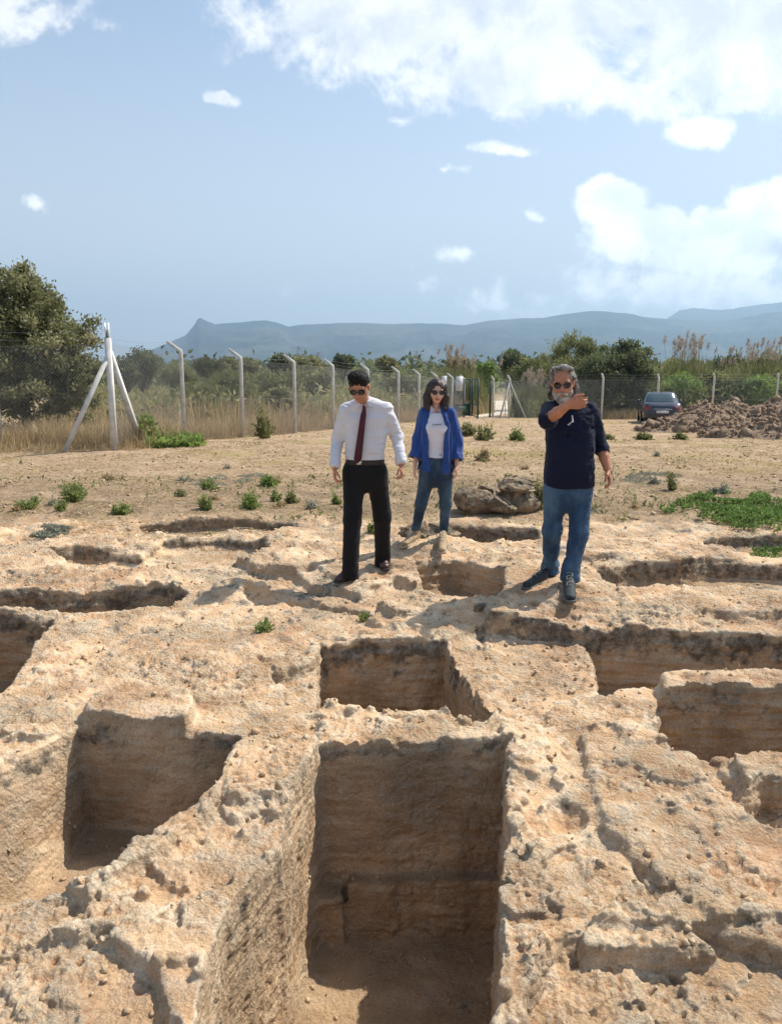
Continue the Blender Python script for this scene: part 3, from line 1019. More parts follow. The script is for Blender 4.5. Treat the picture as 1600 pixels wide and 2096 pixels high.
def head_axes(yaw, pitch, roll=0.0):
    """rows: right (x), forward (y), up (z) of a head. yaw 0 looks to the camera (-Y), + turns to picture left; pitch + looks down"""
    f0 = np.array([-math.sin(yaw), -math.cos(yaw), 0.0])
    up = np.array([0, 0, 1.0])
    r = np.cross(f0, up)        # person's right... picture left when facing the camera is -x
    f = f0 * math.cos(pitch) - up * math.sin(pitch)
    u = np.cross(r, f)
    if roll:
        r, u = r * math.cos(roll) + u * math.sin(roll), u * math.cos(roll) - r * math.sin(roll)
    return np.array([r, f, u])


def build_head(Fd, c, A, s=1.0, jaw=1.0, fem=False):
    """adds a head to field Fd. c = centre of the skull at eye height; s = scale"""
    r, f, u = A

    def p(x, y, z):
        return np.array(c) + s * (x * r + y * f + z * u)
    M = A
    Fd.ell(p(0, -0.012, 0.028), np.array([.076, .094, .088]) * s, M, 0.01)            # skull
    Fd.ell(p(0, 0.018, -0.035), np.array([.062 * jaw, .072, .078]) * s, M, 0.02)       # face
    Fd.ell(p(0, 0.042, -0.088), np.array([.034 * jaw, .034, .026]) * s, M, 0.022)      # chin
    Fd.ell(p(-.042, 0.028, -0.030), np.array([.026, .038, .030]) * s, M, 0.018)        # cheeks
    Fd.ell(p(.042, 0.028, -0.030), np.array([.026, .038, .030]) * s, M, 0.018)
    Fd.cone(p(-.040, .072, .022), p(.040, .072, .022), .012 * s, .012 * s, 0.012)      # brow
    for sx in (-1, 1):
        Fd.ell(p(sx * .031, .088, .002), np.array([.017, .012, .011]) * s, M, 0.006, op='sub')   # eye socket
        Fd.ell(p(sx * .031, .076, .001), np.array([.013, .011, .010]) * s, M, 0.003)             # eye
        Fd.ell(p(sx * .077, -.006, -.008), np.array([.010, .020, .031]) * s, M, 0.006)           # ear
        Fd.ell(p(sx * .014, .094, -.040), np.array([.008, .010, .008]) * s, M, 0.005)            # nostril wing
    Fd.cone(p(0, .086, .004), p(0, .108, -.034), .009 * s, .012 * s, 0.008)            # nose
    Fd.cone(p(-.020, .086, -.064), p(.020, .086, -.064), .006 * s, .006 * s, 0.006)    # lips
    Fd.cone(p(-.016, .084, -.073), p(.016, .084, -.073), .007 * s, .007 * s, 0.005)
    return p


def build_hand(Fd, wrist, d, palm_n, thumb_side, curl=0.5, s=1.0, point=False):
    """hand at wrist, d = direction along the palm, palm_n = direction the palm faces, thumb_side = direction towards the thumb"""
    d = nrm(d); t = nrm(np.array(thumb_side) - d * np.dot(thumb_side, d)); n = nrm(np.cross(d, t))
    if np.dot(n, palm_n) < 0: n = -n
    w = np.array(wrist, float)
    for q, (off, ln) in enumerate([(.027, .072), (.009, .080), (-.010, .075), (-.028, .060)]):
        base = w + d * (.085 if q in (1, 2) else .080) * s + t * off * s
        Fd.cone(w + t * off * 0.55 * s + d * .012, base, .0150 * s, .0125 * s, 0.010, flat=(n, 1.15))
        a = base; ang = 0.0
        cu = curl * (1.0 + 0.18 * q)
        if point and q == 0: cu = 0.06
        if point and q > 0: cu = 1.15
        for seg, fr in enumerate((.42, .32, .26)):
            ang += cu * (0.55 if seg == 0 else 0.75)
            dd = d * math.cos(ang) + n * math.sin(ang) + t * (off * 0.5) * (1 if seg == 0 else 0.3)
            b = a + nrm(dd) * ln * fr * s
            ra = (.0095, .0085, .0078)[seg] * s
            Fd.cone(a, b, ra, ra * .92, 0.003)
            a = b
    tb = w + d * .022 * s + t * .026 * s
    t1 = tb + nrm(t * .45 + d * .75 + n * .45) * .040 * s
    t2 = t1 + nrm(t * .05 + d * .85 + n * .45) * .030 * s
    t3 = t2 + nrm(d * .9 + n * .5) * .024 * s
    Fd.cone(tb - t * .008, t1, .0145 * s, .0115 * s, 0.010)
    Fd.cone(t1, t2, .0112 * s, .010 * s, 0.004)
    Fd.cone(t2, t3, .010 * s, .0085 * s, 0.003)


def glasses(c, A, s, par, org, round_=False):
    """sunglasses: thing's part with lens sub-parts"""
    r, f, u = A

    def p(x, y, z):
        return np.array(c) + s * (x * r + y * f + z * u) - np.array(org)
    paths = [([p(-.012, .103, .006), p(0, .108, .008), p(.012, .103, .006)], .0028)]
    for sx in (-1, 1):
        paths.append(([p(sx * .058, .086, .010), p(sx * .074, .060, .010), p(sx * .079, .0, .008)], .0026))
        th = np.linspace(0, 2 * math.pi, 19)
        rx, rz = (.024, .022) if round_ else (.027, .021)
        e = 1.0 if round_ else 0.75
        rim = [p(sx * .034 + rx * np.sign(math.cos(a)) * abs(math.cos(a)) ** e, .099 - .42 * abs(sx * .034 + rx * math.cos(a)) ** 1.25, .001 + rz * np.sign(math.sin(a)) * abs(math.sin(a)) ** e) for a in th]
        paths.append((rim, .0028 if not round_ else .0018))
    V_, F_ = tube_mesh(paths, 6)
    fr = mesh_np('sunglasses', V_, F_, m_frame, par)
    for sx in (-1, 1):
        th = np.linspace(0, 2 * math.pi, 16, endpoint=False)
        rx, rz = (.024, .022) if round_ else (.027, .021)
        e = 1.0 if round_ else 0.75
        o = [p(sx * .034 + rx * np.sign(math.cos(a)) * abs(math.cos(a)) ** e, .099 - .42 * abs(sx * .034 + rx * math.cos(a)) ** 1.25, .001 + rz * np.sign(math.sin(a)) * abs(math.sin(a)) ** e) for a in th]
        o = np.array(o); f3 = f * .0035
        cc = o.mean(0) + f3
        bk = o - f3 * 1.0
        V_ = np.concatenate([o, bk, cc[None], (o.mean(0) - f3)[None]])
        n = 16
        Fq = [[i, (i + 1) % n, (i + 1) % n + n, i + n] for i in range(n)]
        Fq += [[2 * n, i, (i + 1) % n, (i + 2) % n] for i in range(0, n, 2)]
        Fq += [[2 * n + 1, n + (i + 2) % n, n + (i + 1) % n, n + i] for i in range(0, n, 2)]
        mesh_np('lens', V_, np.array(Fq), m_lens, fr)
    return fr


def shoe(par, org, heel, toe, ground, mat, high=0.075, w=0.043, sole_mat=None, laces=None):
    heel = np.array(heel, float); toe = np.array(toe, float)
    d = nrm([toe[0] - heel[0], toe[1] - heel[1], 0]); sd_ = np.array([-d[1], d[0], 0])
    heel[2] = toe[2] = ground
    lo = np.minimum(heel, toe) - .09; hi = np.maximum(heel, toe) + .10; hi[2] = ground + .18; lo[2] = ground - .02
    Fd = Field(lo, hi, 0.0045)
    L = np.linalg.norm(toe - heel)
    up = np.array([0, 0, 1.0])
    Fd.cone(heel + d * .03 + up * .040, heel + d * (L * .45) + up * .042, .034, .037, 0.02)
    Fd.cone(heel + d * (L * .40) + up * .036, toe - d * .045 + up * .028, w, w * .82, 0.02, flat=(up, 1.35))
    Fd.cone(heel + d * .045 + up * .05, heel + d * .05 + up * high, .036, .038, 0.02)
    Fd.cone(heel + d * .06 + up * .07, heel + d * (L * .6) + up * .045, .030, .030, 0.02)
    Fd.cut(heel + up * .012, (0, 0, -1))
    up_ = put_mesh('shoe', Fd, mat, par, org)
    Fs_ = Field(lo, hi, 0.0045)
    Fs_.cone(heel + d * .035 + up * .012, toe - d * .04 + up * .012, .040, w * .95, 0.01)
    Fs_.cut(heel + up * .0165, (0, 0, 1)); Fs_.cut(heel + up * -.004, (0, 0, -1))
    put_mesh('sole', Fs_, sole_mat or m_sole, up_, org)
    if laces is not None:
        zz = []
        for q in range(5):
            cc = heel + d * (L * (.36 + .075 * q)) + up * (high + .018 - .012 * q)
            a_, b_ = cc - sd_ * .022 - up * .004, cc + sd_ * .022 - up * .004
            zz += [a_, cc + up * .003, b_] if q % 2 == 0 else [b_, cc + up * .003, a_]
        ps = [(zz, .0030)]
        V_, F_ = tube_mesh([([q - np.array(org) for q in pp], rr) for pp, rr in ps], 5)
        mesh_np('laces', V_, F_, laces, up_)
    return up_


def gz(x, y):
    return float(ground_h(np.array([x]), np.array([y]))[0])


def fold_mask(pts, r):
    """stronger folds near the given joints"""
    def f(x, y, z):
        m = np.full(x.shape, 0.35)
        for q in pts:
            m = np.maximum(m, np.exp(-((x - q[0]) ** 2 + (y - q[1]) ** 2 + (z - q[2]) ** 2) / (2 * r * r)))
        return m
    return f
# ---------------------------------------------------------------- man in the white shirt, looking down into the tomb
def person_shirt():
    Y0 = 6.48
    fa = G(712, 1178, 0.0); fb = G(783, 1152, 0.0)           # ankles over the ground
    ga, gb = gz(*fa), gz(*fb)
    ankA = np.array([fa[0] + .02, fa[1], ga + .085]); ankB = np.array([fb[0], fb[1], gb + .085])
    hipc = np.array(at(747, 958, Y0))
    chest = np.array(at(749, 868, Y0 - .02)); neck = np.array(at(747, 826, Y0 - .05))
    hipA = hipc + [-.092, 0, -.02]; hipB = hipc + [.092, 0.01, -.02]
    kneeA = np.array(at(721, 1062, 6.35)); kneeB = np.array(at(782, 1055, 6.57))
    shA = np.array(at(706, 840, Y0 - .02)); shB = np.array(at(792, 838, Y0 - .02))
    elA = np.array(at(690, 900, Y0 + .03)); elB = np.array(at(812, 893, Y0 + .04))
    wrA = np.array(at(685, 958, Y0 - .10)); wrB = np.array(at(821, 950, Y0 - .08))
    hc = np.array(at(735.5, 792, Y0 - .15))
    root = empty('person', (hipc[0], Y0 - .1, (ga + gb) / 2))
    tag(root, 'man in white shirt, dark red tie and black trousers with dark glasses looking down', 'person', 'people standing on the rock')
    org = np.array(root.location)
    lo = np.array([-.74, 5.97, -.12]); hi = np.array([.34, 7.0, 1.84])
    # body
    B = Field(lo, hi, 0.006)
    B.loft([(hipc[2] - .06, hipc[0], hipc[1], .13, .09), (hipc[2] + .05, hipc[0], hipc[1], .14, .095), (hipc[2] + .2, hipc[0], Y0, .125, .09),
            (chest[2], chest[0], chest[1], .13, .085), (shA[2] - .01, chest[0], chest[1], .11, .06)], 0, .03)
    for h_, k_, a_ in ((hipA, kneeA, ankA), (hipB, kneeB, ankB)):
        B.cone(h_, k_, .075, .052); B.cone(k_, a_, .050, .036); B.cone(a_, a_ + [0, -.01, -.035], .032, .028)
    for s_, e_, w_ in ((shA, elA, wrA), (shB, elB, wrB)):
        B.cone(s_ + np.array([0, 0, -.02]), e_, .030, .028); B.cone(e_, w_, .029, .024)
    A = head_axes(R(10), R(27), R(-3))
    B.cone(neck + [0, .02, -.05], hc + A[2] * -.04 - A[1] * .02, .052, .050, .03)
    p = build_head(B, hc, A, 1.0, 1.0)
    build_hand(B, wrA + [0, 0, -.01], wrA - elA + [.02, -.03, -.06], (1, .2, 0), (.1, -1, 0), .75, .95)
    build_hand(B, wrB + [0, 0, -.01], wrB - elB + [.0, -.03, -.06], (-1, .2, 0), (-.1, -1, 0), .8, .95)
    put_mesh('body', B, m_skin2, root, org)
    # hair
    Hh = Field(hc - .16, hc + .18, 0.004)
    Hh.ell(p(0, -.020, .044), (.0805, .098, .084), A, .01)
    Hh.ell(p(.015, .030, .112), (.056, .055, .036), A, .02)
    Hh.ell(p(-.03, .045, .102), (.035, .040, .030), A, .02)
    Hh.ell(p(.034, .052, .108), (.030, .032, .030), A, .015)
    Hh.ell(p(0, .088, -.010), (.078, .066, .066), A, .008, op='sub')
    Hh.ell(p(0, .02, -.10), (.10, .10, .085), A, .01, op='sub')
    Hh.wrinkle(.012, 50, 26, 50, 3)
    put_mesh('hair', Hh, simple('black_hair', (0.007, 0.006, 0.006), .7, .2, 120, .002, stretch=(1, 1, .3)), root, org)
    glasses(hc, A, 1.0, root, org)
    # trousers
    T = Field(lo, (hi[0], hi[1], hipc[2] + .16), 0.006)
    bz = float(at(747, 945, Y0)[2])
    T.loft([(hipc[2] - .20, hipc[0], hipc[1], .09, .05), (hipc[2] - .17, hipc[0], hipc[1], .14, .085), (hipc[2] - .10, hipc[0], hipc[1], .172, .115), (hipc[2] - .02, hipc[0], hipc[1], .180, .124), (hipc[2] + .06, hipc[0], hipc[1], .163, .112), (bz + .03, hipc[0], hipc[1], .152, .105)], 0, .03)
    for h_, k_, a_ in ((hipA, kneeA, ankA), (hipB, kneeB, ankB)):
        T.cone(h_ + np.array([0, 0, -.02]), k_, .096, .074, .03); T.cone(k_, a_ + [0, 0, .03], .074, .068, .03); T.cone(a_ + [0, 0, .03], a_ + [0, .01, -.04], .068, .070, .01)
    T.cut((0, 0, bz + .018), (0, 0, 1))
    T.cut(ankA + [0, 0, -.05], (0, 0, -1))
    T.wrinkle(.012, 5, 5, 9, 11, fold_mask([kneeA, kneeB, ankA, ankB, hipc + [0, 0, -.1]], .13))
    put_mesh('trousers', T, cloth('black_trousers', (0.010, 0.010, 0.011), .8, 14, .004, .1, .05), root, org)
    # belt
    b = Field((lo[0], lo[1], bz - .03), (hi[0], hi[1], bz + .05), .005)
    b.loft([(bz - .014, hipc[0], hipc[1], .166, .119), (bz + .020, hipc[0], hipc[1], .163, .117)], 0, .0, power=2.4)
    belt = put_mesh('belt', b, simple('dark_belt', (0.020, 0.012, 0.010), .5, .4), root, org)
    V_, F_ = box_mesh([((hipc[0] - .045 - org[0], hipc[1] - .124 - org[1], bz + .004 - org[2]), (.042, .008, .030), rotz(.1))])
    mesh_np('buckle', V_, F_, m_metal, belt, smooth=False)
    # shirt
    S_ = Field((lo[0], lo[1], bz - .06), (hi[0], hi[1], neck[2] + .10), 0.005)
    S_.loft([(bz + .010, hipc[0], hipc[1], .160, .112), (bz + .06, hipc[0], hipc[1], .164, .120), (bz + .16, hipc[0] + .004, Y0, .166, .122), (chest[2] - .06, chest[0], Y0, .178, .122),
             (chest[2] + .06, chest[0], Y0 - .01, .184, .116), (shA[2] - .01, chest[0], Y0 - .01, .160, .095), (shA[2] + .05, neck[0], neck[1] + .02, .09, .070)], 0, .03, power=2.5)
    S_.cone(shA + [.03, 0, .004], neck + [-.03, .0, .010], .058, .050, .03); S_.cone(shB + [-.03, 0, .004], neck + [.03, .0, .010], .058, .050, .03)
    S_.cone(shA + [.008, 0, -.008], elA, .062, .050, .035); S_.cone(elA, wrA + [0, 0, .03], .050, .040, .02)
    S_.cone(wrA + (elA - wrA) * .22, wrA + (elA - wrA) * .02, .043, .041, .008)
    S_.cone(shB + [-.008, 0, -.008], elB, .062, .051, .035); S_.cone(elB, wrB + [0, 0, .03], .051, .041, .02)
    S_.cone(wrB + (elB - wrB) * .22, wrB + (elB - wrB) * .02, .044, .042, .008)
    for e_, w_ in ((elA, wrA), (elB, wrB)):
        d = nrm(w_ - e_)
        x, y, z = S_.grid()
        side = (x - w_[0]) ** 2 + (y - w_[1]) ** 2 + (z - w_[2]) ** 2 < .10 ** 2
        pl = (x - w_[0]) * d[0] + (y - w_[1]) * d[1] + (z - w_[2]) * d[2]
        S_.F = np.where(side, np.maximum(S_.F, pl.astype(np.float32)), S_.F)
    S_.wrinkle(.015, 5, 5, 15, 21, fold_mask([elA, elB, shA, shB, hipc + [.1, -.1, .1], hipc + [-.1, -.1, .1], chest + [.12, 0, -.1], wrA, wrB], .10), 3)
    x, y, z = S_.grid()
    S_.F = np.where((z < bz + .020) & (np.abs(x - hipc[0]) < .21) & (z > bz - .05) & (np.abs(x - wrA[0]) > .07) & (np.abs(x - wrB[0]) > .07), 1.0, S_.F).astype(np.float32)
    sh = put_mesh('shirt', S_, cloth('white_shirt', (0.60, 0.60, 0.645), .8, 7, .010, .02, .1), root, org)
    # collar: two leaves round the neck
    cz = neck[2] + .012
    cp = []
    for sx in (-1, 1):
        th = np.linspace(0.15, math.pi, 9)
        ring_ = [(neck[0] + sx * math.sin(a) * .070, neck[1] + .01 - math.cos(a) * .072, cz + .030 * (a / math.pi) - .012) for a in th]
        inner = [(q[0], q[1], q[2] + .032) for q in ring_]
        tip = [(neck[0] + sx * .052, neck[1] - .100, cz - .050)] + [(q[0] + sx * .006, q[1] - .004, q[2] - .014) for q in ring_[1:]]
        n_ = len(ring_)
        Vc = np.array(inner + ring_ + tip) - org
        Fc = [[i, i + 1, n_ + i + 1, n_ + i] for i in range(n_ - 1)] + [[n_ + i, n_ + i + 1, 2 * n_ + i + 1, 2 * n_ + i] for i in range(n_ - 1)]
        o = mesh_np('collar', Vc, np.array(Fc), sh.data.materials[0], sh)
        mdf = o.modifiers.new('s', 'SOLIDIFY'); mdf.thickness = .005; mdf.offset = 0
    # tie
    top = np.array([neck[0], neck[1] - .092, neck[2] - .012]); end = np.array([hipc[0] - .060, hipc[1] - .150, bz + .005])
    n_ = 14
    Vt_ = []
    for i in range(n_):
        tt = i / (n_ - 1)
        c_ = top * (1 - tt) + end * tt
        c_[1] = min(c_[1], np.interp(c_[2], [bz, bz + .1, chest[2] - .06, chest[2] + .07, neck[2]], [Y0 - .142, Y0 - .150, Y0 - .158, Y0 - .150, Y0 - .135]))
        wd = .020 + .012 * tt if i else .015
        if i == 1: wd = .014
        if i == n_ - 1: wd = .003
        Vt_ += [c_ - [wd, 0, 0], c_ - [0, .008, 0], c_ + [wd, 0, 0]]
    Vt_ = np.array(Vt_) - org
    Ft_ = []
    for i in range(n_ - 1):
        for j in range(2):
            a = i * 3 + j
            Ft_.append([a, a + 1, a + 4, a + 3])
    o = mesh_np('tie', Vt_, np.array(Ft_), simple('burgundy_tie', (0.060, 0.008, 0.018), .6, .3, 80, .002, .15, 40), root)
    mdf = o.modifiers.new('s', 'SOLIDIFY'); mdf.thickness = .008; mdf.offset = 0
    # shoes
    shoe(root, org, ankA + [.015, .06, 0], G(684, 1192, ga) + (0,), ga, m_leather, .09, .050, laces=m_black)
    shoe(root, org, ankB + [0, .08, 0], G(789, 1168, gb) + (0,), gb, m_leather, .09, .050, laces=m_black)
    return root


man_shirt = person_shirt()
# ---------------------------------------------------------------- woman with the open blue shirt
def person_woman():
    Y0 = 7.46
    fa = G(846, 1108, 0.0); fb = G(905, 1112, 0.0)
    ga, gb = gz(*fa), gz(*fb)
    ankA = np.array([fa[0] + .015, fa[1], ga + .095]); ankB = np.array([fb[0] + .01, fb[1], gb + .095])
    hipc = np.array(at(893, 956, Y0))
    chest = np.array(at(893, 872, Y0)); neck = np.array(at(893, 832, Y0))
    hipA = hipc + [-.080, 0, -.02]; hipB = hipc + [.080, 0, -.02]
    kneeA = np.array(at(862, 1030, Y0 + .04)); kneeB = np.array(at(912, 1032, Y0 + .03))
    shA = np.array(at(868, 846, Y0)); shB = np.array(at(921, 846, Y0))
    elA = np.array(at(857, 897, Y0 + .04)); elB = np.array(at(935, 902, Y0 + .03))
    wrA = np.array(at(849, 950, Y0 - .04)); wrB = np.array(at(934, 952, Y0 - .05))
    hc = np.array(at(893.5, 801, Y0 - .05))
    root = empty('person', (hipc[0], Y0, (ga + gb) / 2))
    tag(root, 'woman with shoulder length brown hair, open blue shirt over white top and jeans', 'person', 'people standing on the rock')
    org = np.array(root.location)
    lo = np.array([.0, 7.06, -.15]); hi = np.array([.90, 7.95, 1.82])
    B = Field(lo, hi, 0.006)
    B.loft([(hipc[2] - .06, hipc[0], hipc[1], .12, .085), (hipc[2] + .05, hipc[0], hipc[1], .12, .085), (hipc[2] + .17, hipc[0], Y0, .10, .075),
            (chest[2], chest[0], chest[1], .115, .08), (shA[2] - .01, chest[0], chest[1], .095, .06)], 0, .03)
    for h_, k_, a_ in ((hipA, kneeA, ankA), (hipB, kneeB, ankB)):
        B.cone(h_, k_, .068, .045); B.cone(k_, a_, .043, .030); B.cone(a_, a_ + [0, -.015, -.05], .031, .030)
    for s_, e_, w_ in ((shA, elA, wrA), (shB, elB, wrB)):
        B.cone(s_, e_, .036, .031); B.cone(e_, w_, .030, .021)
    A = head_axes(R(-6), R(6), R(2))
    B.cone(neck + [0, .02, -.05], hc + A[2] * -.05 - A[1] * .02, .040, .039, .03)
    p = build_head(B, hc, A, .94, .90)
    build_hand(B, wrA + [0, 0, -.01], wrA - elA + [.0, -.03, -.1], (1, .2, 0), (.1, -1, 0), .35, .88)
    build_hand(B, wrB + [0, 0, -.01], wrB - elB + [.0, -.03, -.1], (-1, .2, 0), (-.1, -1, 0), .4, .88)
    body = put_mesh('body', B, m_skin3, root, org)
    L = Field(hc - .13, hc + .13, .003)
    L.cone(p(-.019, .090, -.064), p(.019, .090, -.064), .0055, .0055, .004); L.cone(p(-.014, .089, -.072), p(.014, .089, -.072), .006, .006, .004)
    put_mesh('lips', L, m_lips, body, org)
    Hh = Field(hc - [.17, .17, .24], hc + [.17, .17, .18], 0.0045)
    Hh.ell(p(0, -.020, .036), (.083, .098, .088), A, .01)
    for sx in (-1, 1):
        Hh.cone(p(sx * .070, .002, .040), p(sx * .088, .0, -.060), .032, .038, .03)
        Hh.cone(p(sx * .088, .0, -.060), p(sx * .096, .020, -.150), .040, .030, .03)
        Hh.cone(p(sx * .096, .010, -.130), p(sx * .085, .055, -.165), .028, .016, .02)
    Hh.cone(p(0, -.06, .0), p(0, -.05, -.15), .075, .070, .03)
    Hh.ell(p(.004, .098, -.040), (.050, .070, .086), A, .012, op='sub')
    Hh.ell(p(0, .105, .035), (.034, .045, .045), A, .015, op='sub')
    Hh.ell(p(0, .03, -.185), (.06, .10, .09), A, .02, op='sub')
    Hh.wrinkle(.010, 34, 34, 8, 3)
    put_mesh('hair', Hh, simple('brown_hair', (0.028, 0.014, 0.010), .45, .45, 90, .003, .3, 30, stretch=(1, 1, .25)), root, org)
    glasses(hc, A, .98, root, org, True)
    # jeans
    bz = float(at(893, 934, Y0)[2])
    T = Field(lo, (hi[0], hi[1], hipc[2] + .14), 0.0055)
    T.loft([(hipc[2] - .19, hipc[0], hipc[1], .08, .05), (hipc[2] - .16, hipc[0], hipc[1], .125, .08), (hipc[2] - .10, hipc[0], hipc[1], .154, .106), (hipc[2] - .03, hipc[0], hipc[1], .158, .112), (bz - .02, hipc[0], hipc[1], .130, .095), (bz + .06, hipc[0], hipc[1], .118, .085)], 0, .03)
    for h_, k_, a_ in ((hipA, kneeA, ankA), (hipB, kneeB, ankB)):
        T.cone(h_ + np.array([0, 0, -.02]), k_, .086, .056, .03); T.cone(k_, a_ + [0, 0, -.02], .056, .042, .03)
    T.cut((0, 0, bz + .03), (0, 0, 1)); 
    T.cut(ankA + [0, 0, .012], (0, 0, -1))
    T.wrinkle(.010, 6, 6, 14, 12, fold_mask([kneeA, kneeB, ankA, ankB, hipc + [0, 0, -.1]], .10))
    put_mesh('jeans', T, denim('dark_blue_denim', (0.020, 0.038, 0.070), (0.060, 0.105, 0.155)), root, org)
    # white top
    S_ = Field((lo[0], lo[1], bz - .05), (hi[0], hi[1], neck[2] + .10), 0.0055)
    S_.loft([(bz - .004, hipc[0], hipc[1], .126, .096), (bz + .08, hipc[0], Y0, .112, .086), (bz + .17, chest[0], Y0 - .005, .116, .092), (chest[2] - .01, chest[0], Y0 - .012, .125, .104),
             (chest[2] + .07, chest[0], Y0 - .004, .120, .088), (shA[2] + .0, chest[0], Y0, .112, .068)], 0, .02)
    for sx in (-1, 1):
        S_.ell(chest + [sx * .052, -.062, -.022], (.052, .046, .052), None, .03)
    S_.cone(shA + [.02, 0, .0], neck + [-.03, .01, .0], .048, .040, .02); S_.cone(shB + [-.02, 0, .0], neck + [.03, .01, .0], .048, .040, .02)
    S_.cone(neck + [0, -.03, .035], neck + [0, .02, .09], .058, .056, .01, op='sub')
    S_.cut((0, 0, bz - .004), (0, 0, -1))
    S_.wrinkle(.012, 5, 5, 8, 22, fold_mask([chest + [.1, -.05, -.05], chest + [-.1, -.05, -.05], hipc + [0, -.1, .12]], .09), 3)
    top = put_mesh('top', S_, cloth('white_cotton', (0.68, 0.68, 0.74), .8, 7, .008, .02, .1), root, org)
    # the small dark line printed on the chest
    pv = []
    for i in range(7):
        pv.append(((chest[0] - .038 + .0125 * i - org[0], Y0 - .1195 - .0016 * (3 - abs(i - 3)) - org[1], chest[2] + .020 + .0010 * i - org[2]), (.0085 if i % 3 else .0105, .010, .0065), None))
    V_, F_ = box_mesh(pv)
    mesh_np('print', V_, F_, simple('print_ink', (0.06, 0.06, 0.09), .8), top, smooth=False)
    # open blue shirt
    O = Field((lo[0], lo[1], bz - .28), (hi[0], hi[1], neck[2] + .06), 0.0055)
    hem = hipc[2] - .02
    O.loft([(hem, hipc[0] + .01, Y0 + .02, .190, .135), (bz + .05, hipc[0], Y0 + .015, .165, .125), (chest[2] - .03, chest[0], Y0 + .010, .158, .122),
            (shA[2] - .01, chest[0], Y0 + .01, .140, .085)], 0, .02)
    O.cone(shA + [.02, 0, .01], neck + [-.035, .03, .012], .058, .046, .03); O.cone(shB + [-.02, 0, .01], neck + [.035, .03, .012], .058, .046, .03)
    O.loft([(hem + .012, hipc[0] + .01, Y0 + .02, .176, .121), (bz + .05, hipc[0], Y0 + .015, .151, .111), (chest[2] - .03, chest[0], Y0 + .010, .144, .108),
            (shA[2] - .03, chest[0], Y0 + .01, .125, .072)], 0, .01, op='sub')
    # front opening
    x, y, z = O.grid()
    left_e = np.interp(z, [hem, bz, chest[2], neck[2]], [hipc[0] - .070, hipc[0] - .088, chest[0] - .098, neck[0] - .062])
    right_e = np.interp(z, [hem, bz, chest[2], neck[2]], [hipc[0] + .048, hipc[0] + .072, chest[0] + .088, neck[0] + .062])
    opening = np.minimum(np.minimum(x - left_e, right_e - x), Y0 + .01 - y)
    O.F = np.maximum(O.F, opening.astype(np.float32))
    O.cone(neck + [0, -.01, -.02], neck + [0, .0, .09], .060, .062, .01, op='sub')
    for sh_, e_, w_ in ((shA, elA, wrA), (shB, elB, wrB)):
        wc = e_ + (w_ - e_) * .78
        O.cone(sh_ + [0, 0, -.012], e_, .058, .058, .02); O.cone(e_, wc, .058, .054, .02)
        O.cone(e_ + (w_ - e_) * .62, wc, .062, .062, .006)
        d = nrm(w_ - e_)
        near_ = (x - w_[0]) ** 2 + (y - w_[1]) ** 2 + (z - w_[2]) ** 2 < .17 ** 2
        arm = np.sqrt(np.maximum(0, (x - w_[0]) ** 2 + (y - w_[1]) ** 2)) < .09
        pl = (x - wc[0]) * d[0] + (y - wc[1]) * d[1] + (z - wc[2]) * d[2]
        O.F = np.where(near_ & arm, np.maximum(O.F, pl.astype(np.float32)), O.F)
        O.cone(wc - d * .03, wc + d * .05, .046, .046, .004, op='sub')
    # hood/collar mass falling over her left shoulder
    O.cone(neck + [.055, .03, .010], shB + [.012, -.035, .010], .030, .036, .02)
    O.cone(neck + [.05, -.03, .0], chest + [.100, -.105, .03], .020, .018, .015)
    # long front panel on her left side hanging lower
    O.cone(chest + [.100, -.085, .02], np.array([hipc[0] + .085, Y0 - .115, hem - .03]), .020, .030, .02, flat=((0, 1, 0), 2.0))
    O.cone(chest + [-.112, -.07, .0], np.array([hipc[0] - .105, Y0 - .10, hem + .0]), .018, .026, .02, flat=((0, 1, 0), 2.0))
    O.cut((0, 0, hem - .03), (0, 0, -1))
    O.wrinkle(.016, 10, 10, 3.0, 33, None, 3)
    put_mesh('blue_shirt', O, cloth('blue_cotton', (0.024, 0.065, 0.235), .8, 10, .008, .12, .2), root, org)
    sc_m = simple('beige_suede', (0.34, 0.25, 0.15), .85, .2, 80, .002, .2, 30)
    shoe(root, org, ankA + [.03, .07, 0], G(822, 1122, ga) + (0,), ga, sc_m, .085, .040, simple('pale_rubber', (0.42, 0.35, 0.25), .8), m_metal)
    shoe(root, org, ankB + [.0, .06, 0], G(905, 1134, gb) + (0,), gb, sc_m, .085, .040, simple('pale_rubber', (0.42, 0.35, 0.25), .8), m_metal)
    return root


woman = person_woman()
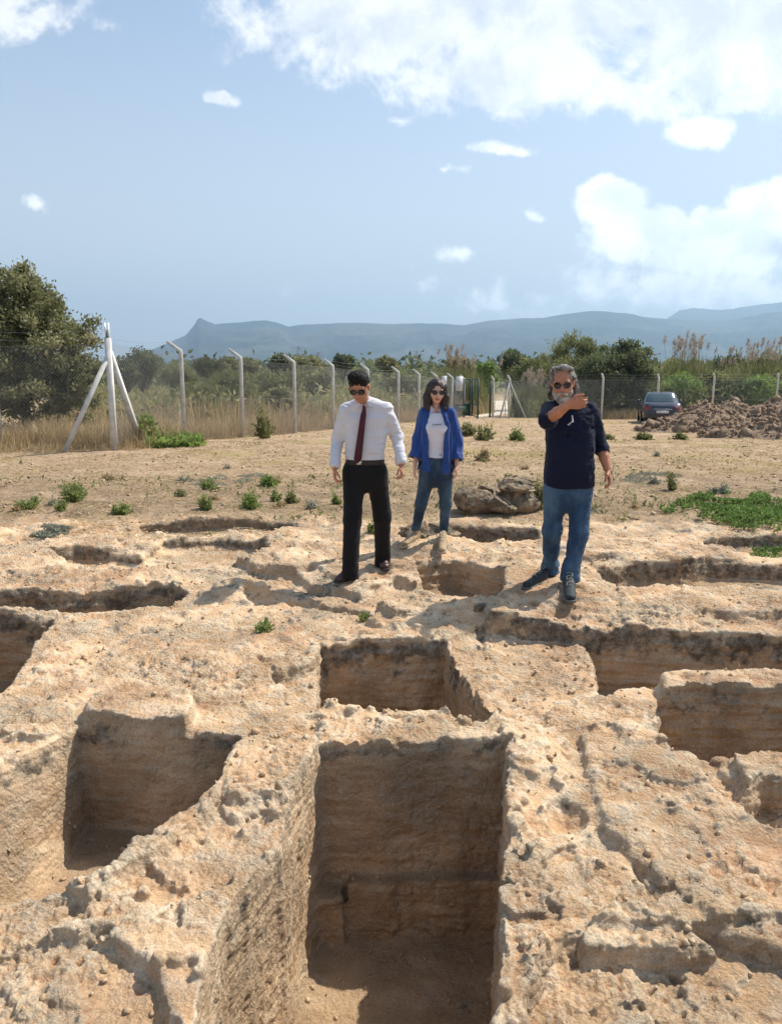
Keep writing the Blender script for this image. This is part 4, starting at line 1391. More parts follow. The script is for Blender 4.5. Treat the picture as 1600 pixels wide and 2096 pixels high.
# ---------------------------------------------------------------- bearded man pointing across his chest
def person_beard():
    Y0 = 5.90
    fa = G(1120, 1190, 0.0); fb = G(1167, 1208, 0.0)
    ga, gb = gz(*fa), gz(*fb)
    ankA = np.array([fa[0] + .02, fa[1], ga + .10]); ankB = np.array([fb[0], fb[1] + .01, gb + .10])
    hipc = np.array(at(1163, 988, Y0))
    belly = np.array(at(1165, 930, Y0)); chest = np.array(at(1166, 868, Y0)); neck = np.array(at(1162, 828, Y0 - .02))
    hipA = hipc + [-.095, 0, -.03]; hipB = hipc + [.095, 0, -.03]
    kneeA = np.array(at(1130, 1085, Y0 + .06)); kneeB = np.array(at(1184, 1092, Y0 - .04))
    shA = np.array(at(1124, 838, Y0 - .02)); shB = np.array(at(1212, 840, Y0))
    elA = np.array(at(1122, 858, Y0 - .28)); elB = np.array(at(1229, 912, Y0 + .04))
    wrA = np.array(at(1163, 828, Y0 - .46)); wrB = np.array(at(1243, 960, Y0 - .06))
    hc = np.array(at(1151, 783, Y0 - .10))
    root = empty('person', (hipc[0], Y0, (ga + gb) / 2))
    tag(root, 'grey bearded man in navy shirt and blue jeans pointing with a bent arm', 'person', 'people standing on the rock')
    org = np.array(root.location)
    lo = np.array([.84, 5.22, -.15]); hi = np.array([1.90, 6.36, 1.88])
    B = Field(lo, hi, 0.006)
    B.loft([(hipc[2] - .06, hipc[0], hipc[1], .13, .09), (hipc[2] + .05, hipc[0], hipc[1], .14, .095), (belly[2], belly[0], Y0, .12, .085),
            (chest[2], chest[0], chest[1], .12, .08), (shA[2] - .01, chest[0], chest[1], .10, .055)], 0, .03)
    for h_, k_, a_ in ((hipA, kneeA, ankA), (hipB, kneeB, ankB)):
        B.cone(h_, k_, .075, .052); B.cone(k_, a_, .050, .036); B.cone(a_, a_ + [0, -.01, -.05], .032, .030)
    B.cone(shA, elA, .034, .040); B.cone(elA, elA + (wrA - elA) * .45, .043, .041, .01); B.cone(elA + (wrA - elA) * .45, wrA, .041, .028, .01)
    B.cone(shB + [0, 0, -.02], elB, .032, .036); B.cone(elB, elB + (wrB - elB) * .5, .042, .040, .01); B.cone(elB + (wrB - elB) * .5, wrB, .040, .029, .01)
    A = head_axes(R(13), R(12), R(-2))
    B.cone(neck + [0, .02, -.05], hc + A[2] * -.04 - A[1] * .02, .056, .054, .03)
    p = build_head(B, hc, A, 1.03, 1.05)
    fd = nrm(wrA - elA)
    build_hand(B, wrA, fd * np.array([1, 1, .25]) + [.25, 0, .02], (-.2, 1, -.5), (-.1, -.2, 1), .5, 1.05, point=True)
    build_hand(B, wrB + [0, 0, -.01], wrB - elB + [.0, -.03, -.06], (-1, .3, 0), (-.1, -1, 0), .5, 1.0)
    body = put_mesh('body', B, m_skin2, root, org)
    # hair: grey curls swept back, long at the nape
    Hh = Field(hc - [.17, .17, .22], hc + [.19, .17, .19], 0.0045)
    Hh.ell(p(0, -.024, .040), (.086, .100, .088), A, .01)
    rr = random.Random(4)
    for i in range(22):
        a_ = rr.uniform(-2.2, 1.9); zz = rr.uniform(-.07, .10)
        w_ = math.sqrt(max(.05, 1 - (max(0, zz - .03) / .10) ** 2))
        Hh.ell(p(math.sin(a_) * .085 * w_, -.028 - math.cos(a_) * .09 * w_, zz), np.array((.020, .020, .018)) * rr.uniform(.7, 1.15), None, .012)
    for i in range(7):
        Hh.ell(p(-.06 + .02 * i, .035 - .002 * i, .108 + rr.uniform(-.006, .01)), (.020, .026, .014), A, .012)
    for sx in (-1, 1):
        Hh.cone(p(sx * .082, -.03, -.01), p(sx * (.086 if sx > 0 else .082), -.045, -.11), .026, .030 if sx < 0 else .024, .02)
    Hh.cone(p(-.092, -.02, -.06), p(-.098, -.02, -.12), .024, .028, .02)
    Hh.ell(p(0, .088, -.035), (.074, .072, .095), A, .008, op='sub')
    Hh.ell(p(0, .085, .060), (.062, .055, .045), A, .012, op='sub')
    Hh.wrinkle(.012, 38, 38, 24, 3)
    m_grey, tg = new_mat('grey_hair')
    Pg = tg.n('ShaderNodeTexCoord').outputs['Object']
    cg = tg.mix(tg.ramp(tg.noise(Pg, 26, 5, .7), .4, .62), (0.060, 0.048, 0.040), (0.26, 0.235, 0.21))
    finish(tg, cg, .6, tg.noise(Pg, 120, 4, .6), .003, 1.0, .3)
    put_mesh('hair', Hh, m_grey, root, org)
    # beard
    Bd = Field(hc - [.14, .17, .24], hc + [.14, .14, .10], 0.004)
    Bd.ell(p(0, .040, -.098), (.052, .050, .044), A, .015)
    Bd.cone(p(0, .050, -.110), p(0, .055, -.145), .040, .022, .02)
    Bd.ell(p(-.050, .020, -.068), (.024, .042, .040), A, .015); Bd.ell(p(.050, .020, -.068), (.024, .042, .040), A, .015)
    for sx in (-1, 1):
        Bd.cone(p(sx * .005, .104, -.054), p(sx * .034, .086, -.070), .009, .007, .004)
    Bd.cone(p(-.024, .112, -.074), p(.024, .112, -.074), .0085, .0085, .006, op='sub')
    Bd.wrinkle(.006, 60, 60, 30, 5)
    m_bd, tg = new_mat('white_beard')
    Pg = tg.n('ShaderNodeTexCoord').outputs['Object']
    cg = tg.mix(tg.ramp(tg.noise(Pg, 30, 5, .7), .4, .62), (0.20, 0.17, 0.15), (0.47, 0.44, 0.40))
    finish(tg, cg, .7, tg.noise(Pg, 140, 4, .6), .003, 1.0, .2)
    put_mesh('beard', Bd, m_bd, root, org)
    glasses(hc, A, 1.03, root, org, True)
    # jeans
    T = Field(lo, (hi[0], hi[1], hipc[2] + .16), 0.006)
    T.loft([(hipc[2] - .21, hipc[0], hipc[1], .09, .05), (hipc[2] - .18, hipc[0], hipc[1], .14, .09), (hipc[2] - .10, hipc[0], hipc[1], .172, .118), (hipc[2] + .0, hipc[0], hipc[1], .178, .124), (hipc[2] + .12, hipc[0], hipc[1], .17, .12)], 0, .03)
    for h_, k_, a_ in ((hipA, kneeA, ankA), (hipB, kneeB, ankB)):
        T.cone(h_ + np.array([0, 0, -.02]), k_, .092, .071, .03); T.cone(k_, a_ + [0, 0, .03], .071, .063, .03); T.cone(a_ + [0, 0, .03], a_ + [0, .015, -.05], .068, .076, .01)
    T.cone(hipc + [0, 0, -.16], hipc + [0, 0, -.05], .06, .09, .05)
    T.cut((0, 0, min(ankA[2], ankB[2]) - .062), (0, 0, -1))
    T.wrinkle(.018, 6, 6, 13, 14, fold_mask([kneeA, kneeB, ankA, ankB, ankA + [0, 0, .08], ankB + [0, 0, .08], hipc + [0, 0, -.1]], .12))
    put_mesh('jeans', T, denim('blue_denim', (0.020, 0.048, 0.105), (0.070, 0.135, 0.215)), root, org)
    # shirt
    hem = float(at(1163, 1000, Y0 - .13)[2])
    S_ = Field((lo[0], lo[1], hem - .06), (hi[0], hi[1], neck[2] + .10), 0.0055)
    S_.loft([(hem, hipc[0] + .004, Y0, .190, .140), (hem + .10, belly[0], Y0 - .01, .187, .146), (belly[2] + .02, belly[0], Y0 - .015, .180, .146), (chest[2] - .04, chest[0], Y0 - .01, .182, .132),
             (chest[2] + .06, chest[0], Y0, .178, .114), (shA[2] + .0, chest[0], Y0, .155, .090), (shA[2] + .04, neck[0], neck[1] + .02, .09, .07)], 0, .03, power=2.6)
    for s0, s1 in ((shA, -1), (shB, 1)):
        S_.cone(s0 + np.array([-s1 * .03, 0, .004]), neck + [s1 * .04, .01, .008], .058, .050, .03)
    S_.cone(shA + [.005, 0, -.008], elA, .070, .070, .02); S_.cone(elA - nrm(wrA - elA) * .01, elA + (wrA - elA) * .16, .066, .058, .01)
    S_.cone(shB + [-.008, 0, -.008], elB, .060, .054, .02); S_.cone(elB, elB + (wrB - elB) * .30, .054, .051, .01)
    S_.cone(elB + (wrB - elB) * .10, elB + (wrB - elB) * .30, .056, .055, .005)
    x, y, z = S_.grid()
    for e_, w_, fr, rad in ((elA, wrA, .18, .15), (elB, wrB, .30, .16)):
        d = nrm(w_ - e_); c_ = e_ + (w_ - e_) * fr
        nr = (x - c_[0] - d[0] * .06) ** 2 + (y - c_[1] - d[1] * .06) ** 2 + (z - c_[2] - d[2] * .06) ** 2 < .095 ** 2
        pl = (x - c_[0]) * d[0] + (y - c_[1]) * d[1] + (z - c_[2]) * d[2]
        if fr < .2: nr = nr & (y < Y0 - .20)
        S_.F = np.where(nr, np.maximum(S_.F, pl.astype(np.float32)), S_.F)
    # curved shirt tails
    tail = hem + .012 - .035 * np.cos((x - hipc[0]) / .19 * 1.6) + 0 * z + 0 * y
    S_.F = np.where(np.abs(x - hipc[0]) < .26, np.maximum(S_.F, np.where(z < hem + .12, (tail - z), -1)), S_.F).astype(np.float32)
    S_.cone(neck + [-.005, -.115, .005], neck + [0, -.06, .09], .030, .055, .015, op='sub')
    S_.wrinkle(.017, 6, 6, 9, 25, fold_mask([elA, elB, shA, shB, belly + [.15, -.1, 0], belly + [.12, -.1, -.12], chest + [.1, -.1, .02], chest + [0, -.1, -.02]], .10), 3)
    sh = put_mesh('shirt', S_, cloth('navy_shirt', (0.0070, 0.0100, 0.027), .85, 9, .009, .15, .05), root, org)
    # open collar leaves, chest yoke and button placket
    m_n = sh.data.materials[0]
    for sx in (-1, 1):
        th = np.linspace(0.35, math.pi, 8)
        a1 = [(neck[0] + sx * math.sin(a) * .076, neck[1] + .01 - math.cos(a) * .078, neck[2] + .012 + .028 * (a / math.pi)) for a in th]
        a0 = [(q[0], q[1], q[2] + .026) for q in a1]
        a2 = [(q[0] + sx * .012, q[1] - .006, q[2] - .026) for q in a1]
        a2[0] = (neck[0] + sx * .062, neck[1] - .115, neck[2] - .045)
        n_ = len(a1)
        Vc = np.array(a0 + a1 + a2) - org
        Fc = [[i, i + 1, n_ + i + 1, n_ + i] for i in range(n_ - 1)] + [[n_ + i, n_ + i + 1, 2 * n_ + i + 1, 2 * n_ + i] for i in range(n_ - 1)]
        o = mesh_np('collar', Vc, np.array(Fc), m_n, sh)
        md_ = o.modifiers.new('s', 'SOLIDIFY'); md_.thickness = .006; md_.offset = 0
    m_white = simple('white_trim', (0.55, 0.56, 0.60), .8)
    V_, F_ = tube_mesh([([np.array([neck[0] + .012, Y0 - .118, neck[2] - .075]) - org, np.array([neck[0] + .016, Y0 - .128, neck[2] - .125]) - org], .006)], 6)
    mesh_np('placket', V_, F_, m_white, sh)
    V_, F_ = tube_mesh([([np.array([chest[0] + .045 + .02 * i, Y0 - .124 + .0016 * i * i * .25, chest[2] + .042 - .003 * i]) - org for i in range(7)], .005)], 6)
    mesh_np('pocket_flap', V_, F_, m_n, sh)
    V_, F_ = box_mesh([((chest[0] - .030 + dx_ - org[0], Y0 - .1385 - org[1], chest[2] + .018 + dz_ - org[2]), (w_, .012, h_), None) for dx_, dz_, w_, h_ in ((-.012, -.012, .014, .009), (-.002, -.004, .012, .010), (.008, .006, .008, .010))])
    mesh_np('emblem', V_, F_, m_white, sh, False)
    sm_ = simple('dark_trainer', (0.030, 0.034, 0.036), .7, .3, 70, .002, .4, 40)
    gl = simple('grey_laces', (0.24, 0.25, 0.23), .8)
    shoe(root, org, ankA + [.035, .075, 0], G(1073, 1207, ga) + (0,), ga, sm_, .105, .046, simple('grey_rubber', (0.12, 0.12, 0.11), .8), gl)
    shoe(root, org, ankB + [.0, .09, 0], G(1168, 1234, gb) + (0,), gb, sm_, .105, .046, simple('grey_rubber', (0.12, 0.12, 0.11), .8), gl)
    return root


man_beard = person_beard()
# ================================================================ FENCES AND GATE
m_conc = simple('concrete_post', (0.56, 0.55, 0.52), .9, .2, 40, .004, .15, 6)
m_wire = simple('galvanised_wire', (0.34, 0.35, 0.35), .5, .4, Metallic=.6)
m_green = simple('green_paint', (0.018, 0.055, 0.040), .5, .4, 40, .002, .2, 6)
m_board = simple('white_board', (0.72, 0.72, 0.70), .6, .3, None, .001, .06, 3)


def post_mesh(base, h, arm_dir, arm=0.42, w=.095, lean=0.0):
    """square concrete post whose top bends out along arm_dir"""
    b = np.array(base, float)
    a = np.array([arm_dir[0], arm_dir[1], 0.0])
    kn = b + [0, 0, h]
    tip = kn + a * arm * .78 + np.array([0, 0, arm * .62])
    r = w / 2
    side = np.array([-a[1], a[0], 0]); 
    pts = []
    for c, t_ in ((b - [0, 0, .15], a), (kn - [0, 0, .03], a), (kn + a * .01 + [0, 0, .03], nrm(a * .8 + np.array([0, 0, -.5]))), (tip, nrm(a * .62 + np.array([0, 0, -.78])))):
        rr_ = r if c[2] < tip[2] - .02 else r * .8
        pts += [c - t_ * rr_ - side * rr_, c + t_ * rr_ - side * rr_, c + t_ * rr_ + side * rr_, c - t_ * rr_ + side * rr_]
    V_ = np.array(pts)
    Fq = [[0, 3, 2, 1], [12, 13, 14, 15]]
    for k in range(3):
        for j in range(4):
            Fq.append([k * 4 + j, k * 4 + (j + 1) % 4, (k + 1) * 4 + (j + 1) % 4, (k + 1) * 4 + j])
    return V_, np.array(Fq), kn, tip


def beam(p, q, w=.075):
    p = np.array(p, float); q = np.array(q, float)
    d = nrm(q - p); s_ = nrm(np.cross(d, [0, 0, 1] if abs(d[2]) < .99 else [0, 1, 0])); u_ = np.cross(s_, d)
    V_ = np.array([c + s_ * a * w / 2 + u_ * b * w / 2 for c in (p, q) for a, b in ((-1, -1), (1, -1), (1, 1), (-1, 1))])
    return V_, np.array([[0, 3, 2, 1], [4, 5, 6, 7], [0, 1, 5, 4], [1, 2, 6, 5], [2, 3, 7, 6], [3, 0, 4, 7]])


def ribbon_wires(segs, r):
    """thin three sided wires between pairs of points"""
    P_ = np.array([s_[0] for s_ in segs], float); Q_ = np.array([s_[1] for s_ in segs], float)
    d = Q_ - P_; d /= np.linalg.norm(d, axis=1, keepdims=True) + 1e-9
    ref = np.where(np.abs(d[:, 2:3]) > .9, [[1.0, 0, 0]], [[0, 0, 1.0]])
    A_ = np.cross(d, ref); A_ /= np.linalg.norm(A_, axis=1, keepdims=True)
    B_ = np.cross(d, A_)
    n = len(P_)
    V_ = []
    for c in (P_, Q_):
        for k in range(3):
            th = k * 2 * math.pi / 3
            V_.append(c + r * (math.cos(th) * A_ + math.sin(th) * B_))
    V_ = np.stack(V_, 1).reshape(-1, 3)
    o = np.arange(n)[:, None] * 6
    Fq = np.concatenate([o + np.array([[k, (k + 1) % 3, (k + 1) % 3 + 3, k + 3]]) for k in range(3)])
    return V_, Fq


def chain_link(par, org, p, q, h, step=.085, r=.0022, name='wire_mesh', z0=.04):
    p = np.array(p, float); q = np.array(q, float)
    L = np.linalg.norm(q[:2] - p[:2])
    def pt(s_, z_):
        t_ = s_ / L
        return p * (1 - t_) + q * t_ + np.array([0, 0, z_])
    segs = []
    k = -h
    while k < L:
        for sgn in (1, -1):
            a0, a1 = (k, k + h)
            za, zb = (z0, h) if sgn > 0 else (h, z0)
            s0, s1 = max(a0, 0), min(a1, L)
            if s1 <= s0: continue
            f0 = (s0 - a0) / h; f1 = (s1 - a0) / h
            segs.append((pt(s0, za + (zb - za) * f0), pt(s1, za + (zb - za) * f1)))
        k += step
    for zz in (z0, h * .5, h):
        segs.append((pt(0, zz), pt(L, zz)))
    V_, Fq = ribbon_wires(segs, r)
    return mesh_np(name, V_ - org, Fq, m_wire, par, smooth=False)


def fence_run(name, posts, arm_dir, label, cat, h=2.27, step=.085, r=.0022, first_plain=False):
    org = np.array([posts[0][0], posts[0][1], gz(*posts[0][:2])])
    root = empty(name, org)
    tag(root, label, cat)
    kn_, tp_, bs_ = [], [], []
    for i, (x, y) in enumerate(posts):
        z_ = gz(x, y)
        if i == 0 and first_plain:
            V_, Fq = beam((x, y, z_ - .15), (x + .0, y, z_ + 2.36), .11)
            kn = np.array([x, y, z_ + 2.2]); tip = np.array([x, y, z_ + 2.34])
        else:
            V_, Fq, kn, tip = post_mesh((x, y, z_), h, arm_dir)
        mesh_np('post', V_ - org, Fq, m_conc, root, smooth=False)
        kn_.append(kn); tp_.append(tip); bs_.append(np.array([x, y, z_]))
    for i in range(len(posts) - 1):
        far_ = posts[i][1] > 30
        chain_link(root, org, bs_[i], bs_[i + 1], h - .05, step * (1.5 if far_ else 1), r * (1.4 if far_ else 1))
    segs = []
    for fr in (.35, .95):
        pts = [k * (1 - fr) + t_ * fr for k, t_ in zip(kn_, tp_)]
        for a, b in zip(pts[:-1], pts[1:]):
            m_ = (a + b) / 2 - [0, 0, .05]
            segs += [(a, m_), (m_, b)]
    V_, Fq = ribbon_wires(segs, .003)
    mesh_np('barbed_wire', V_ - org, Fq, m_wire, root, smooth=False)
    return root, org


def X_at(px, Y):
    return (px - 800) / FPX * (Y * math.cos(R(PITCH)) + .3)


LP = [(235, 16.6), (378, 20.2), (497, 22.6), (604, 25.5), (682, 28.6), (753, 31.8), (815, 35.0), (857, 38.0), (893, 41.2), (925, 44.2), (950, 47.0)]
posts = [(X_at(px, Y), Y) for px, Y in LP]
fl_, forg = fence_run('chain_link_fence', posts, (-.93, -.36), 'long chain link fence on bent concrete posts from the braced corner to the gate', 'fence', first_plain=True)
cx, cy = posts[0]; cz_ = gz(cx, cy)
for (bx_, by_), hh in (((X_at(132, 16.4), 16.3), 1.95), ((X_at(286, 17.6), 17.8), 2.08)):
    V_, Fq = beam((bx_, by_, gz(bx_, by_) - .08), (cx + (bx_ - cx) * .03, cy + (by_ - cy) * .03, cz_ + hh), .10)
    mesh_np('brace', V_ - forg, Fq, m_conc, fl_, smooth=False)
# steel channel lengthening the corner post
V_, Fq = box_mesh([((cx - .035 - forg[0], cy - forg[1], cz_ + 2.46 - forg[2]), (.012, .07, .42), None), ((cx + .035 - forg[0], cy - forg[1], cz_ + 2.46 - forg[2]), (.012, .07, .42), None),
                   ((cx - forg[0], cy + .035 - forg[1], cz_ + 2.40 - forg[2]), (.058, .010, .28), None)])
mesh_np('post_cap', V_, Fq, simple('zinc_channel', (.62, .62, .60), .5, .4, Metallic=.3), fl_, smooth=False)
# side run to the left, out of the picture
chain_posts = [(cx - .05, cy + .05), (cx - 2.9, cy + .9), (cx - 5.8, cy + 1.8)]
so_, sorg = fence_run('chain_link_fence', chain_posts, (.3, -.95), 'chain link fence in front of the big leafy tree at the left', 'fence')
# the first post of that run coincides with the corner post: leave it to the main fence
for o in [k for k in bpy.data.objects if k.parent == so_ and k.name.startswith('post')][:1]:
    bpy.data.objects.remove(o, do_unlink=True)

RP = [(1009, 46.5), (1026, 45.8), (1042, 45.2), (1232, 42.5), (1345, 42.5), (1458, 42.3), (1588, 42.0), (1720, 41.8)]
xs_ = [X_at(px, Y) for px, Y in RP]
rposts = [(xs_[0], 46.5), (xs_[2], 45.2), (9.5, 43.6)] + [(xs_[i], RP[i][1]) for i in range(3, 8)]
fr_, rorg = fence_run('chain_link_fence', rposts, (-.5, -.86), 'chain link fence on short looking posts passing behind the car and the dark bush', 'fence', h=2.2)
bx_, by_ = xs_[2], 45.2
for dx_ in (-.55, 1.0):
    V_, Fq = beam((bx_ + dx_, by_ - .1, gz(bx_ + dx_, by_) - .05), (bx_, by_, gz(bx_, by_) + 2.1), .08)
    mesh_np('brace', V_ - rorg, Fq, m_conc, fr_, smooth=False)


def gate_leaf(x0, y0, x1, y1, label, panel=True):
    z_ = (gz(x0, y0) + gz(x1, y1)) / 2 + .04
    root = empty('gate', ((x0 + x1) / 2, (y0 + y1) / 2, z_))
    tag(root, label, 'gate', None)
    org = np.array(root.location)
    P0 = np.array([x0, y0, z_]); P1 = np.array([x1, y1, z_])
    H_ = 2.25
    fr = [beam(P0, P0 + [0, 0, H_], .09), beam(P1, P1 + [0, 0, H_], .09)]
    for zz in (.08, .75, H_ - .04):
        fr.append(beam(P0 + [0, 0, zz], P1 + [0, 0, zz], .05))
    off = 0; Vs_, Fs_ = [], []
    for v_, f_ in fr:
        Vs_.append(v_); Fs_.append(f_ + off); off += len(v_)
    mesh_np('gate_frame', np.concatenate(Vs_) - org, np.concatenate(Fs_), m_green, root, smooth=False)
    n_ = max(3, int(np.linalg.norm(P1 - P0) / (.22 if panel else .6)))
    for i in range(1, n_):
        b0 = P0 + (P1 - P0) * i / n_
        v_, f_ = beam(b0 + [0, 0, .75], b0 + [0, 0, H_], .035)
        mesh_np('bar', v_ - org, f_, m_green, root, smooth=False)
    if not panel: return root
    d = nrm(P1 - P0)
    c_ = (P0 + P1) / 2
    v_, f_ = box_mesh([(c_ + [0, 0, .41] - org, (np.linalg.norm(P1 - P0) - .1, .012, .62), rotz(math.atan2(d[1], d[0])))])
    mesh_np('lower_panel', v_, f_, m_green, root, smooth=False)
    return root


g1 = gate_leaf(X_at(929, 46.0), 46.0, X_at(962, 47.2), 47.2, 'dark green barred gate leaf with a white board, standing closed beside the fence end')
g2 = gate_leaf(X_at(966, 47.2), 47.2, X_at(978, 44.4), 44.4, 'narrow dark green gate leaf swung open at the entrance gap', False)
gp_ = tag(mesh_np('gate_post', *beam((X_at(1003, 47), 47, gz(X_at(1003, 47), 47)), (X_at(1003, 47), 47, gz(X_at(1003, 47), 47) + 2.2), .11), m_green, None, False), 'single dark green steel post at the right side of the entrance gap', 'gate post')


def board(px, py0, py1, wpx, Y, label):
    a = at(px, py0, Y); b = at(px + wpx, py1, Y)
    v_, f_ = box_mesh([(((a.x + b.x) / 2, Y, (a.z + b.z) / 2), (b.x - a.x, .02, a.z - b.z), None)])
    o = mesh_np('sign', v_, f_, m_board, None, smooth=False)
    tag(o, label, 'sign')


board(904, 769, 792, 10, 41.9, 'narrow blank white board on the fence just right of the woman\'s head')
board(933, 770, 800, 14, 45.85, 'blank white board fixed to the green gate')
# ================================================================ PLANTS
RNG = np.random.default_rng(7)


def leaf_mat(name, c1, c2, c3=None, rough=.6, tr=.45):
    m, t = new_mat(name)
    a = t.n('ShaderNodeAttribute', attribute_name='tint').outputs['Fac']
    c = t.mix(t.ramp(a, 0, .6, smooth=False), c1, c2)
    if c3: c = t.mix(t.ramp(a, .72, 1, smooth=False), c, c3)
    p = t.n('ShaderNodeBsdfPrincipled')
    t.set(p.inputs['Base Color'], c); t.set(p.inputs['Roughness'], rough); t.set(p.inputs['Specular IOR Level'], .35)
    tl = t.n('ShaderNodeBsdfTranslucent', ins={0: c})
    mx_ = t.n('ShaderNodeMixShader', ins={0: tr, 1: p.outputs[0], 2: tl.outputs[0]})
    o = t.n('ShaderNodeOutputMaterial')
    t.link(mx_.outputs[0], o.inputs[0])
    return m


def rand_dirs(n, up=0.0):
    v = RNG.normal(size=(n, 3)); v[:, 2] += up
    return v / np.linalg.norm(v, axis=1, keepdims=True)


def leaves(C, ln, wd, up=.3, dirs=None, var=.35):
    """diamond shaped leaves at C (n,3)"""
    n = len(C)
    d = rand_dirs(n, up) if dirs is None else dirs
    q = rand_dirs(n)
    s = np.cross(d, q); s /= np.linalg.norm(s, axis=1, keepdims=True) + 1e-9
    k = (1 + var * RNG.normal(size=(n, 1))).clip(.4, 2)
    L_, W_ = ln * k, wd * k
    fold = np.cross(d, s) * W_ * .25
    V_ = np.stack([C, C + d * L_ * .45 + s * W_ * .5 + fold, C + d * L_, C + d * L_ * .45 - s * W_ * .5 + fold], 1).reshape(-1, 3)
    return V_, np.arange(4 * n).reshape(-1, 4)


def blades(base, h, w_, lean=.3, dirs=None):
    """grass blades, three bent segments -> quads"""
    n = len(base)
    h = np.asarray(h).reshape(-1, 1) * np.ones((n, 1)); w_ = np.asarray(w_).reshape(-1, 1) * np.ones((n, 1))
    a = RNG.uniform(0, 2 * math.pi, n)
    dr = np.stack([np.cos(a), np.sin(a), 0 * a], 1)
    sd_ = np.stack([-np.sin(a + .6), np.cos(a + .6), 0 * a], 1)
    le = (np.abs(RNG.normal(size=(n, 1))) * lean).clip(0, 1.3)
    up = np.array([[0, 0, 1.0]])
    rows = []
    for k, wf in ((0, 1), (.5, .85), (1, .15)):
        c = base + up * h * (k - .18 * k * k * le) + dr * h * le * k * k
        rows += [c - sd_ * w_ * wf * .5, c + sd_ * w_ * wf * .5]
    V_ = np.stack(rows, 1).reshape(-1, 3)
    o = np.arange(n)[:, None] * 6
    return V_, np.concatenate([o + np.array([[0, 1, 3, 2]]), o + np.array([[2, 3, 5, 4]])])


def tint_of(n, per, clump=None):
    t_ = RNG.uniform(0, 1, n) if clump is None else np.clip(clump + RNG.normal(size=n) * .22, 0, 1)
    return np.repeat(t_, per)


m_bark = simple('bark', (0.11, 0.085, 0.06), .95, .1, 30, .01, .3, 10)
M_TREE = leaf_mat('olive_green_leaves', (0.150, 0.160, 0.070), (0.27, 0.265, 0.120), (0.42, 0.38, 0.20))
M_DARK = leaf_mat('dark_green_leaves', (0.070, 0.090, 0.042), (0.140, 0.165, 0.070), (0.27, 0.27, 0.12))
M_BUSH = leaf_mat('bush_leaves', (0.125, 0.145, 0.052), (0.225, 0.235, 0.090), (0.36, 0.33, 0.15))
M_BRIGHT = leaf_mat('bright_green_leaves', (0.13, 0.20, 0.045), (0.24, 0.33, 0.080), (0.38, 0.42, 0.14))
M_WEED = leaf_mat('weed_leaves', (0.15, 0.20, 0.055), (0.26, 0.32, 0.10), (0.42, 0.42, 0.18))
M_IVY = leaf_mat('creeper_leaves', (0.080, 0.150, 0.034), (0.16, 0.26, 0.060), (0.30, 0.36, 0.12))
M_STRAW = leaf_mat('dry_straw', (0.34, 0.235, 0.115), (0.50, 0.37, 0.20), (0.60, 0.48, 0.29), .8, .25)
M_BROWN = leaf_mat('brown_dry_stalks', (0.30, 0.22, 0.11), (0.44, 0.33, 0.175), (0.58, 0.46, 0.27), .8, .2)
M_PLUME = leaf_mat('reed_plumes', (0.36, 0.28, 0.21), (0.50, 0.41, 0.33), (0.60, 0.52, 0.43), .8, .3)
M_GREY = leaf_mat('grey_green_leaves', (0.20, 0.20, 0.14), (0.32, 0.33, 0.25), (0.42, 0.42, 0.33), .8, .2)


def crown_points(blobs, n, shell=.55, clumps=60, spread=.22):
    """points gathered in clumps inside several ellipsoids [(c, r)]"""
    vol = np.array([np.prod(b[1]) ** (2 / 3) for b in blobs]); vol = vol / vol.sum()
    C, T, K = [], [], []
    for (c, r), v_ in zip(blobs, vol):
        c = np.array(c); r = np.array(r)
        nc = max(6, int(clumps * v_))
        d = rand_dirs(nc, .15)
        rad = RNG.uniform(shell, 1.0, (nc, 1))
        cc = c + d * r * rad
        K.append(cc)
        m = max(1, int(n * v_ / nc))
        for q in cc:
            k = RNG.normal(size=(m, 3)) * spread * r.mean() * RNG.uniform(.5, 1.1)
            k[:, 2] *= .75
            C.append(q + k)
            T.append(np.full(m, np.clip(RNG.normal(.42, .2), 0, 1)))
    return np.concatenate(C), np.concatenate(T), np.concatenate(K)


def woody(name, label, cat, base, blobs, n, leaf, mat, clumps=60, spread=.2, trunk=.12, group=None, shell=.5, up=.3, spikes=0, twigs=True):
    """a tree or shrub: trunk and limbs reaching the clumps, and a crown of leaves"""
    root = empty(name, base)
    tag(root, label, cat, group)
    org = np.array(base, float)
    C, T, K = crown_points(blobs, n, shell, clumps, spread)
    if spikes:     # shoots standing out of the crown
        top = K[np.argsort(-K[:, 2])][:max(6, len(K) // 3)]
        ex, et = [], []
        for q in top[RNG.integers(0, len(top), spikes)]:
            d = nrm(np.array([RNG.normal() * .6, RNG.normal() * .6, 1.0])); L_ = RNG.uniform(.15, .45) * blobs[0][1][2] * .75
            m = int(16 * max(1, L_ / .5))
            tt = RNG.uniform(0, 1, (m, 1))
            ex.append(q + d * L_ * tt + RNG.normal(size=(m, 3)) * .045 * (1.2 - tt)); et.append(np.full(m, .5))
        C = np.concatenate([C] + ex); T = np.concatenate([T] + et)
    C = C[C[:, 2] > base[2] + .02 * 0 + .05]; T = T[:len(C)]
    V_, Fq = leaves(C, leaf[0], leaf[1], up)
    mesh_np('crown', V_ - org, Fq, mat, root, smooth=False, attrs={'tint': tint_of(len(C), 4, T)})
    paths = []
    ctr = np.mean([b[0] for b in blobs], 0)
    mid = org + (ctr - org) * .45
    paths.append(([org - [0, 0, .1], org + (mid - org) * .5 + RNG.normal(size=3) * .04, mid], [trunk, trunk * .85, trunk * .6]))
    for q in K[::max(1, len(K) // 34)] if twigs else []:
        m1 = mid + (q - mid) * .5 + RNG.normal(size=3) * .08
        paths.append(([mid, m1, q], [trunk * .42, trunk * .22, trunk * .06]))
    V_, Fq = tube_mesh(paths, 6)
    mesh_np('trunk', V_ - org, Fq, m_bark, root)
    return root


